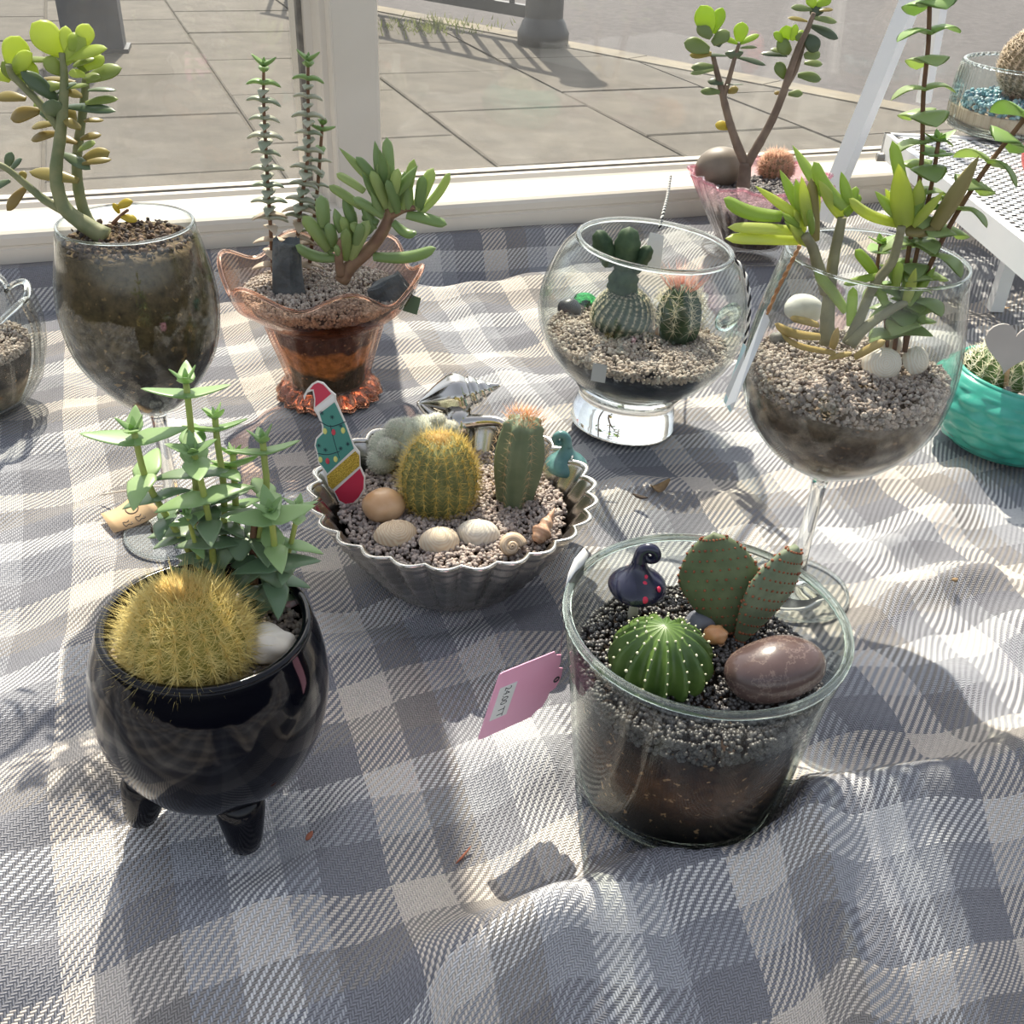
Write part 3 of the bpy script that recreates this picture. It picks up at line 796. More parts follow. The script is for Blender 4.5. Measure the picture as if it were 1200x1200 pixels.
# globular cactus with white dots
c = at(775, 768, 8.3)
ca = thing('ribbed_cactus', 'round dark green ribbed cactus with tiny white dots on black gravel', 'cactus', (c.x, c.y, ZG))
ar = ribbed_cactus(ca, 2.25, 2.75, 15, .3, mat('glossy_cactus_green', (70, 98, 46), (98, 124, 60), 90, .35, spec=.5), phase=.1, sharp=.75, prof=lambda q: math.sin(PI * (.2 + .8 * q)) ** .62)
B = [];
for rb in range(14):
    for q in (.28, .42, .55, .66, .76, .85, .92): p, nn, tt = ar(rb, q); B.append(tuple(p + nn * .02))
V, F = grains(np.array(B), .13, .25); np_obj('areoles', V, F, mat('white_felt', (226, 222, 190), rough=.9), ca, kind='stuff')
# prickly pear
pear = mat('pear_green', (86, 98, 66), (112, 122, 86), 110, .6, lo=.3, hi=.7)
pear2 = mat('pear_green_pale', (98, 110, 84), (122, 132, 104), 120, .6)
bp = at(856, 742, ZG)
pp = thing('prickly_pear', 'prickly pear cactus of two flat oval pads with reddish-brown dots', 'cactus', bp)
def pad(w, h, th, foot, Mrot, m, seed):
    def prof(d): return 1
    mb = MB(); n = 30; vs = []; fs = []
    # superellipse pad in local x (width), z (height); y thickness
    rings = 18
    for i in range(rings + 1):
        t = i / rings; hw = w / 2 * (math.sin(PI * t ** .85) ** .52 * (.42 + .58 * min(1, t * 1.7)) if 0 < t < 1 else .02)
        for j in range(16):
            a = 2 * PI * j / 16
            vs.append(Mrot @ Vector((math.cos(a) * hw, math.sin(a) * th / 2 * (.35 + .65 * hw / (w / 2)), h * t)) + foot)
    for i in range(rings):
        for j in range(16):
            k = (j + 1) % 16; fs.append((i * 16 + j, i * 16 + k, (i + 1) * 16 + k, (i + 1) * 16 + j))
    fs.append(tuple(range(15, -1, -1))); fs.append(tuple(rings * 16 + j for j in range(16)))
    o = mb.add(vs, fs).build('pad', m, pp)
    C = []
    for r in range(11):
        for q in range(9):
            t = (r + .5) / 11; x = (q + (r % 2) * .5 - 4.2) / 4.4
            if abs(x) > 1: continue
            hw = w / 2 * (math.sin(PI * t ** .85) ** .52 * (.42 + .58 * min(1, t * 1.7)))
            for sgn in (-1, 1):
                y = sgn * th / 2 * (.35 + .65 * hw / (w / 2)) * math.sqrt(max(0, 1 - x * x))
                C.append(tuple(Mrot @ Vector((x * hw, y, h * t)) + foot))
    for k in range(22):
        t = .30 + .7 * (1 - abs(k - 10.5) / 10.5); sgn = -1 if k < 11 else 1; t = min(t, .985)
        hw = w / 2 * (math.sin(PI * t ** .85) ** .52 * (.42 + .58 * min(1, t * 1.7))); C.append(tuple(Mrot @ Vector((sgn * hw, 0, h * t)) + foot))
    V, F = grains(np.array(C), .15, .3); np_obj('areoles', V, F, mat('rust_glochid', (128, 74, 50), (158, 96, 64), 200, .8), o, kind='stuff')
    return o
pad(3.75, 5.0, .8, Vector((-.15, 0, -.2)), Matrix.Rotation(math.radians(-13), 3, 'Y') @ Matrix.Rotation(math.radians(-12), 3, 'X') @ Matrix.Rotation(math.radians(-8), 3, 'Z'), pear, 1)
pad(3.0, 5.2, .85, Vector((.3, -.35, -.3)), Matrix.Rotation(math.radians(22), 3, 'Y') @ Matrix.Rotation(math.radians(-10), 3, 'X') @ Matrix.Rotation(math.radians(28), 3, 'Z'), pear2, 2)
# toadstools
def toadstool(name, label, foot, sc, cap_m, dots=None, tip=(1, 0, 0), stem_m=None, lift=1.6):
    t = thing(name, label, 'ornament', foot)
    sm = stem_m or mat('cream_clay', (222, 214, 196), (206, 198, 178), 90, .5)
    MB().tube([(0, 0, -.3), (.03, 0, lift * .4), (.05, 0, lift + .3)], [.27 * sc, .2 * sc, .18 * sc], 12).build('stem', sm, t)
    cp = [(0, lift - .05), (.6, lift - .02), (1.15, lift - .12), (1.28, lift), (1.22, lift + .25), (.98, lift + .55), (.62, lift + .85), (.4, lift + 1.15), (.3, lift + 1.45)]
    cap = MB().lathe(smooth_prof([(r * sc, z) for r, z in cp], 4), 28, lambda th, r, z, k: (r * (1 + .06 * math.sin(3 * th + 1)), z + .06 * r * math.sin(2 * th)))
    tx = Vector(tip)
    sp = [Vector((0, 0, lift + 1.35))]
    a0 = PI
    cx = tx * .42 * sc + Vector((0, 0, lift + 1.75))
    for k in range(16):
        a = PI - k * .55; r = .42 * sc * (1 - k / 19)
        sp.append(cx + tx * math.cos(a) * r + Vector((0, 0, 1)) * math.sin(a) * r * 1.1 + Vector((0, .02 * k, 0)))
    rad = [.33 * sc] + [.27 * sc * (1 - k / 26) for k in range(16)]
    Q = smooth_prof([(*p, r) for p, r in zip(sp, rad)], 3)
    cap.tube([Vector(q[:3]) for q in Q], [float(q[3]) for q in Q], 12)
    co = cap.build('cap', cap_m, t)
    if dots:
        for (az, q, s) in [(-1.9, .45, .15), (-1.2, .62, .14), (-.55, .3, .14), (-1.35, .12, .17), (-2.5, .3, .15), (.3, .5, .14), (-.9, .85, .1), (2, .4, .14), (-1.7, .9, .1)]:
            r = np.interp(q, [0, .3, .6, 1], [1.25, 1.08, .7, .4]) * sc; z = lift + .1 + q * .95
            d = Vector((math.cos(az), math.sin(az), .55)).normalized()
            Mq = d.to_track_quat('Z', 'Y').to_matrix()
            MB().ell(Vector((math.cos(az) * r, math.sin(az) * r, z)), (s * sc, s * sc, .05), Mq, 12, 6).build('dot', dots, co)
    return t
navy = mat('navy_glaze', (24, 26, 48), (36, 36, 64), 60, .22, spec=.7)
toadstool('toadstool_ornament', 'navy toadstool ornament with red dots and a curled tip on black gravel', at(741, 722, ZG), 1.0, navy, mat('crimson_dot', (214, 44, 80), rough=.4), tip=Vector((.9, -.2, 0)).normalized())
# stones and shell
ps = mat('polished_brown_stone', (104, 84, 80), (132, 112, 106), 40, .18, spec=.6, lo=.3, hi=.8)
def veined():
    t = NT('veined_stone'); o = t.obj(); c = t.ramp(t.noise(o, 45, 4), [(.3, lin((78, 62, 60))), (.75, lin((108, 88, 83)))])
    w = t.noise(o, 60, 6, .7); v = t.ramp(w, [(.475, (0, 0, 0)), (.5, (1, 1, 1)), (.525, (0, 0, 0))])
    c = t.mix(t.math('MULTIPLY', v, .28), c, lin((176, 156, 142))); return t.done(t.principled(c, .2, 0, .6))
pebble('polished_pebble', 'large polished brown pebble with pale veins on black gravel', 'pebble', (908, 784), 8.35, (2.15, 1.45, 1.2), veined(), (0, math.radians(-10), math.radians(14)), .05, 3)
pebble('shell_pebble', 'small shiny orange shell beside the prickly pear foot', 'shell', (838, 744), 7.75, (.55, .48, .42), mat('orange_shell', (206, 142, 92), (224, 172, 124), 150, .3), (0, 0, .4), .18, 5, 2)
pebble('slate_pebble', 'small blue-grey pebble between ribbed cactus and prickly pear', 'pebble', (822, 728), 7.6, (.75, .6, .45), mat('slate_pebble', (98, 100, 110), (122, 124, 132), 70, .5), (0, 0, .2), .12, 9)
# price tag and rim label
pinkp = mat('pink_card', (252, 178, 206), (253, 188, 214), 20, .6)
def price_tag():
    o0 = atY(612, 812, 32.3)
    root = thing('price_tag', 'pink scalloped price tag leaning against the tapered glass pot', 'tag', o0)
    C1 = atY(668, 756, 33.5); C2 = atY(586, 789, 31.0); C3 = atY(559, 868, 31.15); C4 = C1 + (C3 - C2)
    root.location = (C1 + C2 + C3 + C4) / 4 * S; o0 = (C1 + C2 + C3 + C4) / 4
    # local axes of the card
    xa = ((C1 - C2) + (C4 - C3)).normalized(); za = (C2 - C3); za = (za - xa * za.dot(xa)).normalized(); ya = za.cross(xa)
    Wd = ((C1 - C2).length + (C4 - C3).length) / 2; Hh = ((C2 - C3).length + (C1 - C4).length) / 2
    Mt = Matrix((xa, ya, za)).transposed()
    w, h = Wd / 2, Hh / 2
    out = [(-w + .18, -h), (w * .55, -h), (w * .66, -h * .86), (w * .82, -h * .8), (w * .9, -h * .55), (w * .9, -h * .38), (w * 1.06, -h * .3), (w * 1.12, 0), (w * 1.06, h * .3), (w * .9, h * .38), (w * .9, h * .55), (w * .82, h * .8), (w * .66, h * .86), (w * .55, h), (-w + .18, h), (-w + .05, h - .05), (-w, h - .18), (-w, -h + .18), (-w + .05, -h + .05)]
    # hole: split card into ring around the eyelet
    card = MB().slab(out, -.02, .02, Mt)
    co = card.build('card', pinkp, root, smooth=False)
    MB().lathe([(.1, -.03), (.17, -.03), (.17, .03), (.1, .03)], 16, closed=True).build('eyelet', mat('dark_eyelet', (60, 52, 54), rough=.6), root, loc=Mt @ Vector((w * .97, -.02, 0)), rot=(Mt @ Matrix.Rotation(PI / 2, 3, 'X')).to_euler())
    st = MB().slab([(-.46, -1.0), (.46, -1.0), (.46, 1.0), (-.46, 1.0)], -.012, .012, Mt).build('sticker', M['paper_white'], root, loc=Mt @ Vector((-w * .60, -.03, .05)), smooth=False)
    cu = bpy.data.curves.new('price', 'FONT'); cu.body = '24.00 TT'; cu.size = .0051; cu.align_x = 'CENTER'; cu.align_y = 'CENTER'
    tmp = bpy.data.objects.new('tmp_text', cu); col.objects.link(tmp); dg = bpy.context.evaluated_depsgraph_get()
    me = bpy.data.meshes.new_from_object(tmp.evaluated_get(dg)); bpy.data.objects.remove(tmp)
    lt = bpy.data.objects.new('lettering', me); col.objects.link(lt); lt.parent = st
    me.materials.append(mat('price_ink', (40, 40, 48), rough=.7))
    # text x axis runs down the sticker, its y axis to the card's hole end
    R = Matrix((-za, xa, -ya)).transposed().to_4x4(); R.translation = (Mt @ Vector((0, -.016, 0))) * S
    lt.matrix_local = R
    th = [rel(root, p) for p in (o0 + Mt @ Vector((w * .97, -.03, 0)), atY(661, 730, 33.8), atY(664, 705, 34.6), atY(672, 684, 35.6))]
    MB().tube([Vector(q) for q in smooth_prof([tuple(p) for p in th], 5)], .018, 5).build('thread', mat('clear_thread', (120, 110, 110), rough=.4), root)
    return root
price_tag()
lb = MB(); pts = [atY(684, 642, 37.0), atY(673, 655, 36.2), atY(666, 672, 35.4), atY(661, 694, 34.8)]
vs = []
for i, p in enumerate(pts):
    wd = [.75, .95, .95, .7][i]; q = atY(*{0: (689, 650), 1: (682, 668), 2: (672, 690), 3: (664, 700)}[i], p.y + .1); vs += [p, q]
o_ = Vector(pts[1]); lb.add([v - o_ for v in vs], [(0, 1, 3, 2), (2, 3, 5, 4), (4, 5, 7, 6)])
lo = lb.build('paper_label', M['paper_white'], loc=o_); sm = lo.modifiers.new('t', 'SOLIDIFY'); sm.thickness = .0004
tag(lo, 'small white paper label folded over the rim of the tapered glass pot', 'label')

# ================================================================== black footed pot
K1 = Vector((-12.3, 31.0, .2)); K1R = (0, math.radians(3.0), 0)
glaze = mat('black_glaze', (8, 9, 16), (12, 13, 20), 10, .07, spec=.28)
kp = thing('footed_pot', 'glossy black ceramic pot on stubby tapered legs', 'pot', K1, K1R)
ko = smooth_prof([(1.0, 1.75), (2.6, 2.1), (3.75, 3.2), (4.5, 5.0), (4.72, 6.8), (4.55, 8.4), (4.2, 9.6), (4.08, 9.95)], 5)
rinK = vessel(kp, ko, .38, .5, glaze, glaze, .2, 64, name='body')
for k in range(3):
    tx, ty = [(-3.0, -1.5), (1.6, -2.45), (1.2, 2.6)][k]
    MB().tube([Vector((tx * .8, ty * .8, 3.0)), Vector((tx * .93, ty * .93, 1.8)), Vector((tx, ty, .6)), Vector((tx * 1.02, ty * 1.02, .12)), Vector((tx * 1.02, ty * 1.02, .0))], [1.1, 1.0, .78, .66, .5], 18).build('leg', glaze, kp)
tag(fill('potting_soil', rinK, 4, 8.4, soil_m, K1, K1R), 'dark soil under the grit in the black footed pot', 'soil')
grit('beige_gravel', rinK, 8.2, 8.8, .3, beige_grit, K1, K1R, 'pale beige gravel in the black footed pot', 'gravel', .12, wall=False, dens=1.6)
ZK = 8.9
c = at(218, 745, 10.4)
hc = thing('golden_cactus', 'round cactus covered in long soft golden-yellow hairs in the black pot', 'cactus', (c.x, c.y, ZK - .3))
ar = ribbed_cactus(hc, 2.25, 4.0, 22, .12, mat('yellow_green_body', (150, 146, 66), (176, 164, 84), 90, .7), prof=lambda q: math.sin(PI * (.16 + .84 * q)) ** .55)
needle_part(hc, ar, 22, [.26 + .045 * k for k in range(16)], 14, (.5, 1.0), .014, straw_spine, .8, -.05, 'hair', 4, 1.35)
B = []; D = []
for k in range(700):
    a = random.uniform(0, 6.28); r = random.uniform(0, .8); B.append((r * math.cos(a), r * math.sin(a), 3.75)); D.append((r * math.cos(a) * .9 + random.gauss(0, .25), r * math.sin(a) * .9 + random.gauss(0, .25), .7))
V, F = spines(B, D, rng.uniform(.3, .75, 700), .013); np_obj('crown_hair', V, F, mat('amber_hair', (226, 190, 104), (236, 206, 128), 200, .5), hc, kind='stuff')
pebble('white_pebble', 'smooth white pebble beside the hairy golden cactus', 'pebble', (317, 757), 9.4, (1.05, .85, .72), mat('white_stone', (230, 222, 208), (214, 200, 178), 50, .5), (.3, .3, .5), .32, 2, 1.5)
pebble('cream_stone', 'flat cream stone at the foot of the leafy succulent in the black pot', 'stone', (295, 700), 9.1, (.9, .7, .4), mat('cream_stone', (222, 214, 198), (206, 194, 178), 60, .5), (0, 0, .6), .12, 12)
pebble('pink_fragment', 'tiny pink and white shell fragment by the black pot rim', 'shell', (340, 706), 9.2, (.35, .25, .2), mat('pink_shell', (226, 160, 164), (240, 220, 214), 300, .5), (0, 0, .3), .2, 4)
# leafy succulent with crossed leaf pairs
cr_leaf = leaf_mat('crassula_leaf', (104, 132, 98), (146, 168, 130), (160, 190, 110), .25, .3)
cr_young = leaf_mat('crassula_young_leaf', (138, 172, 112), (172, 200, 138), (180, 220, 100), .32, .35)
cr_stem = mat('yellow_green_stem', (168, 178, 92), (148, 158, 84), 100, .5)
brown_stem = mat('brown_stem', (112, 78, 56), (136, 100, 74), 120, .7)
cs = thing('leafy_succulent', 'bushy green succulent with crossed pairs of pointed leaves in the black pot', 'plant', at(268, 705, ZK))
YC = 33.2
def cstem(tr, Y, n, L0, L1, ph, rpx=4.5, t0=.08, m=None):
    P = pstem(cs, tr, [rpx * 1.15] + [rpx] * (len(tr) - 1), Y, m or cr_stem)
    decussate(cs, P, n + 1, L0 * 1.2, L1 * 1.25, .66, cr_leaf, cr_young, .15, -.02, ph, t0=t0, kind='button', top_scale=.62)
ys = lambda n, a, b: list(np.linspace(a, b, n))
cstem([(240, 690), (232, 640), (230, 580), (224, 505), (218, 448)], ys(5, 33.4, 34.2), 5, 1.45, 1.3, .25, t0=.3)
cstem([(236, 668), (211, 629), (186, 590), (169, 555), (157, 505)], ys(5, 33.4, 33.0), 5, 1.25, 1.4, .1, t0=.25)
cstem([(258, 690), (262, 630), (262, 570), (255, 520), (252, 490)], ys(5, 33.6, 35.0), 5, 1.2, 1.15, .8, t0=.25)
cstem([(250, 680), (248, 630), (240, 585), (231, 545), (227, 530)], ys(5, 33.0, 32.6), 4, 1.35, 1.4, .3, t0=.3)
cstem([(290, 700), (302, 640), (312, 575), (310, 540), (308, 518)], ys(5, 33.5, 34.2), 5, 1.25, 1.35, .4, t0=.25)
cstem([(285, 700), (280, 640), (276, 590), (274, 550), (273, 533)], ys(5, 33.8, 35.2), 4, 1.1, 1.0, .9, t0=.3)
cstem([(300, 712), (322, 680), (322, 645), (319, 615), (317, 600)], ys(5, 33.0, 32.4), 5, 1.3, 1.5, .35, t0=.15)
cstem([(310, 710), (330, 670), (340, 640), (347, 610), (350, 595)], ys(5, 33.4, 33.6), 4, 1.1, 1.0, .2, 3.5, t0=.3)
cstem([(240, 690), (232, 650), (224, 620), (220, 604)], ys(4, 33.0, 32.4), 3, .9, .7, .6, 3, t0=.4)
pstem(cs, [(262, 715), (245, 670), (234, 610), (232, 575)], [6, 5, 4.5, 4], ys(4, 33.3, 33.8), brown_stem, 'woody_stem')
pstem(cs, [(296, 720), (298, 680), (296, 640), (300, 600)], [6.5, 5.5, 5, 4], ys(4, 33.2, 33.8), brown_stem, 'woody_stem')
for b, t, w, f in [((258, 700), (200, 662), 26, .5), ((300, 690), (330, 720), 26, .7), ((300, 665), (270, 660), 30, .6), ((310, 660), (330, 690), 34, .75), ((262, 670), (232, 655), 24, .6), ((290, 650), (262, 632), 30, .7), ((315, 650), (345, 672), 26, .6), ((300, 700), (278, 718), 24, .5), ((318, 690), (300, 727), 28, .7), ((255, 660), (280, 640), 26, .7), ((270, 690), (300, 672), 30, .7), ((240, 660), (208, 650), 24, .5), ((320, 668), (318, 702), 30, .8), ((335, 655), (328, 684), 22, .7)]:
    pleaf(cs, 'tri', cr_leaf, b, t, w, 33.0, random.uniform(-.8, .4), f, .2)

# ================================================================== scalloped silver bowl
S1 = Vector((-3.35, 49.3, 0))
silver = mat('silver', (212, 208, 200), (190, 186, 178), 25, .27, 1.0, bump=.15, bscale=120, bdist=.001)
sb = thing('silver_bowl', 'scalloped silver metal bowl with rippled fluted sides', 'bowl', S1)
NF = 26
so = smooth_prof([(2.5, 0), (4.3, .15), (4.9, .7), (6.0, 2.2), (7.1, 3.9), (7.85, 5.2), (8.15, 5.55)], 6)
def flute(th, r, z, k):
    a = abs(math.sin(NF * th / 2)); w = min(1, max(0, (z) / .8))
    rip = .06 * math.sin(z * 9.0) * (1 if r > 4.5 else 0) * (1 if k < len(so) else 0)
    return r * (1 - .065 * w * (1 - a)) + rip, z + (.08 * (a - .5) if z > 4.9 else 0)
rinS = vessel(sb, so, .16, .3, silver, silver, .17, NF * 10, flute, name='body')
def conch():
    mb = MB(); A = Matrix.Rotation(math.radians(10), 3, 'Z') @ Matrix.Rotation(math.radians(78), 3, 'Y')
    prof = smooth_prof([(.12, -2.5), (.45, -1.9), (.95, -1.1), (1.3, -.3), (1.32, .2), (1.05, .62), (.92, .75), (.98, .95), (.8, 1.25), (.62, 1.4), (.64, 1.55), (.45, 1.85), (.34, 1.95), (.32, 2.1), (.08, 2.6)], 3)
    n = 30; vs = []; fs = []
    for (r, z) in prof:
        for i in range(n):
            th = 2 * PI * i / n; zz = z + .16 * th / (2 * PI) * 2; rr = max(r, .03) * (1 + .04 * math.sin(9 * th))
            vs.append(A @ Vector((rr * math.cos(th), rr * math.sin(th), zz)))
    for k in range(len(prof) - 1):
        for i in range(n):
            j = (i + 1) % n; fs.append((k * n + i, k * n + j, (k + 1) * n + j, (k + 1) * n + i))
    fs.append(tuple(range(n))); fs.append(tuple((len(prof) - 1) * n + i for i in range(n - 1, -1, -1)))
    mb.add(vs, fs)
    # flared lip curling under the body and reaching the bowl rim
    lip = smooth_prof([(-2.2, -.2, -.5, .22), (-1.2, -1.0, -1.0, .4), (.2, -1.3, -1.2, .5), (1.5, -1.2, -1.1, .42), (2.7, -1.5, -.9, .3), (3.5, -2.0, -1.0, .2)], 4)
    mb.tube([Vector(q[:3]) for q in lip], [float(q[3]) for q in lip], 12)
    mb.tube([Vector((.2, -.6, -.7)), Vector((.3, -1.2, -1.5)), Vector((.4, -1.5, -2.2))], [.9, .8, .6], 12)
    p = atY(533, 463, 57.2)
    return mb.build('shell_handle', mat('bright_silver', (206, 202, 196), (190, 186, 178), 20, .14, 1.0), sb, loc=rel(sb, p))
tag(conch(), 'shiny cast silver conch shell handle')
tag(fill('potting_soil', lambda z: rinS(z) * .88, .5, 3.9, soil_m, S1, (0, 0, 0)), 'dark soil under the gravel in the silver bowl', 'soil')
grit('pinkish_gravel', lambda z: rinS(z) * .935 - .05, 3.9, 4.35, .3, pink_grit, S1, (0, 0, 0), 'pinkish-grey gravel filling the silver bowl around cacti and shells', 'gravel', .15, wall=False, dens=1.5)
ZS = 4.4
c = at(515, 588, ZS)
gc = thing('barrel_cactus', 'golden-spined barrel cactus standing in the silver bowl', 'cactus', (c.x, c.y, ZS))
ar = ribbed_cactus(gc, 2.15, 4.3, 20, .14, mat('barrel_green', (108, 116, 72), (136, 142, 92), 90, .6), prof=lambda q: (math.sin(PI * (.2 + .8 * q)) ** .42))
needle_part(gc, ar, 20, [.12 + .075 * k for k in range(12)], 9, (.4, .8), .015, gold_spine, .9, .05, 'spines', 2, 1.3)
B = []; D = []
for k in range(420):
    a = random.uniform(0, 6.28); r = random.uniform(0, .7); B.append((r * math.cos(a), r * math.sin(a), 4.05)); D.append((r * math.cos(a) + random.gauss(0, .2), r * math.sin(a) + random.gauss(0, .2), .8))
V, F = spines(B, D, rng.uniform(.2, .5, 420), .014); np_obj('crown_wool', V, F, mat('tawny_wool', (196, 158, 88), (214, 180, 112), 200, .7), gc, kind='stuff')
c = at(603, 583, ZS)
cc = thing('column_cactus', 'upright green column cactus with orange spines on its crown in the silver bowl', 'cactus', (c.x, c.y, ZS), (math.radians(2), math.radians(4), 0))
ar = ribbed_cactus(cc, 1.5, 5.7, 7, .3, mat('column_green', (104, 118, 88), (124, 136, 104), 60, .55), prof=lambda q: .72 + .28 * math.sin(PI * min(q * 1.1, 1) ** 1.2) if q < .86 else (1 - ((q - .86) / .14) ** 2.2) * .83, phase=-1.2)
needle_part(cc, ar, 7, [.1 + .085 * k for k in range(10)], 6, (.35, .6), .013, mat('tan_spine', (206, 170, 124), (226, 196, 152), 200, .6), .9, 0, 'spines')
B = []; D = []
for k in range(240):
    a = random.uniform(0, 6.28); r = random.uniform(.1, 1.1); B.append((r * math.cos(a), r * math.sin(a), 5.55 - .25 * r)); D.append((r * math.cos(a) * .8 + random.gauss(0, .3), r * math.sin(a) * .8 + random.gauss(0, .3), .8))
V, F = spines(B, D, rng.uniform(.3, .75, 240), .015); np_obj('crown_spines', V, F, orange_spine, cc, kind='stuff')
c = at(478, 545, ZS)
fz = thing('woolly_cactus', 'knobbly grey-white woolly crested cactus behind the golden barrel cactus', 'cactus', (c.x, c.y, ZS))
lumps = [(-1.2, .2, 1.1, 1.15), (-.2, .5, 1.7, 1.2), (.9, .7, 1.9, 1.1), (1.9, .7, 1.8, .95), (-1.5, -.5, .5, .9), (.3, .0, 1.0, 1.3), (2.3, .3, 1.2, .9), (1.7, .9, 2.5, .55), (-.6, .2, 2.2, .75), (-1.0, -.7, 1.5, .7), (2.5, .6, 2.2, .5)]
mb = MB()
for x, y, z, r in lumps: mb.ell((x, y, z), (r, r, r * .9), None, 18, 12, lambda d: 1 + .08 * mnoise.noise(d * 3))
mb.build('body', mat('grey_green_flesh', (162, 168, 146), (186, 190, 170), 90, .8), fz)
B = []; D = []
for x, y, z, r in lumps:
    d = rng.normal(size=(900, 3)); d /= np.linalg.norm(d, axis=1)[:, None]; d[:, 2] = np.where(d[:, 2] < -.5, -d[:, 2], d[:, 2])
    B.append(d * [r * .97, r * .97, r * .88] + [x, y, z]); D.append(d + rng.normal(0, .5, (900, 3)))
B = np.concatenate(B); D = np.concatenate(D)
V, F = spines(B, D, rng.uniform(.1, .28, len(B)), .018); np_obj('wool', V, F, mat('white_wool', (236, 234, 220), (222, 220, 204), 150, .95), fz, kind='stuff')
teal = mat('teal_glaze', (70, 118, 118), (108, 152, 148), 120, .3, spec=.6)
toadstool('teal_toadstool', 'speckled teal toadstool ornament with curled tip at the silver bowl edge', at(662, 552, ZS), 1.0, teal, None, tip=Vector((-1, -.1, 0)), lift=.35)
# shells on the gravel
peach = mat('peach_shell', (222, 176, 134), (236, 206, 172), 60, .35)
def shell_mat(n, a, b): 
    t = NT(n); o = t.obj(); x = t.n('SeparateXYZ'); t.l(o, x.inputs[0])
    w = t.n('TexWave'); w.wave_type = 'RINGS'; w.rings_direction = 'Z'; w.inputs['Scale'].default_value = 260; w.inputs['Distortion'].default_value = 2
    t.l(o, w.inputs[0]); c = t.mix(t.math('MULTIPLY', w.outputs['Fac'], .6), lin(a), lin(b)); return t.done(t.principled(c, .45, 0, .4))
sh1 = shell_mat('cream_shell', (232, 212, 182), (206, 166, 124)); sh2 = shell_mat('white_shell', (232, 224, 208), (204, 190, 168))
pebble('large_shell', 'large smooth orange-tan shell by the cactus-shaped pick', 'shell', (450, 592), 5.0, (1.25, 1.0, .95), mat('tan_shell', (206, 156, 108), (228, 192, 152), 50, .3), (.2, .1, .5), .08, 6, 1.2)
cockle('cockle_shell', 'cream ribbed cockle shell with an orange tint beside the large tan shell', (464, 628), 4.5, 2.25, 1.6, .7, .5, sh1, (.25, .1))
cockle('cockle_shell', 'smooth cream cockle shell between two ribbed cockles in the silver bowl', (515, 636), 4.5, 2.0, 1.5, .75, .25, shell_mat('cream_shell_plain', (236, 220, 194), (220, 190, 152)), (.3, 0), 8)
cockle('cockle_shell', 'white finely ribbed cockle shell under the golden barrel cactus', (560, 627), 4.5, 2.2, 1.5, .75, -.15, sh2, (.25, -.1))
def snail(label, px, z, R, m, rot):
    mb = MB(); pts = []; rad = []
    for k in range(70):
        a = k / 69 * 5.2 * PI; e = math.exp(-.16 * a); pts.append(Vector((math.cos(a) * R * e * .62, math.sin(a) * R * e * .62, R * .55 * (1 - e)))); rad.append(R * e * .42)
    mb.tube(pts, rad, 12); o = mb.build('snail_shell', m, loc=at(px[0], px[1], z), rot=rot); return tag(o, label, 'shell')
snail('small cream coiled snail shell at the silver bowl edge', (598, 641), 4.75, .95, shell_mat('snail_shell', (226, 204, 176), (196, 158, 118)), (math.radians(50), 0, .3))
o = MB().lathe(whorl_profile(2.4, .72, 4), 20, lambda th, r, z, k: (r * (1 + .05 * math.sin(5 * th)), z)).build('whelk_shell', shell_mat('whelk_shell', (222, 182, 148), (196, 140, 108)), loc=at(628, 636, 4.65), rot=(math.radians(-62), 0, math.radians(-28)))
tag(o, 'pinkish pointed whelk shell lying near the teal toadstool', 'shell')
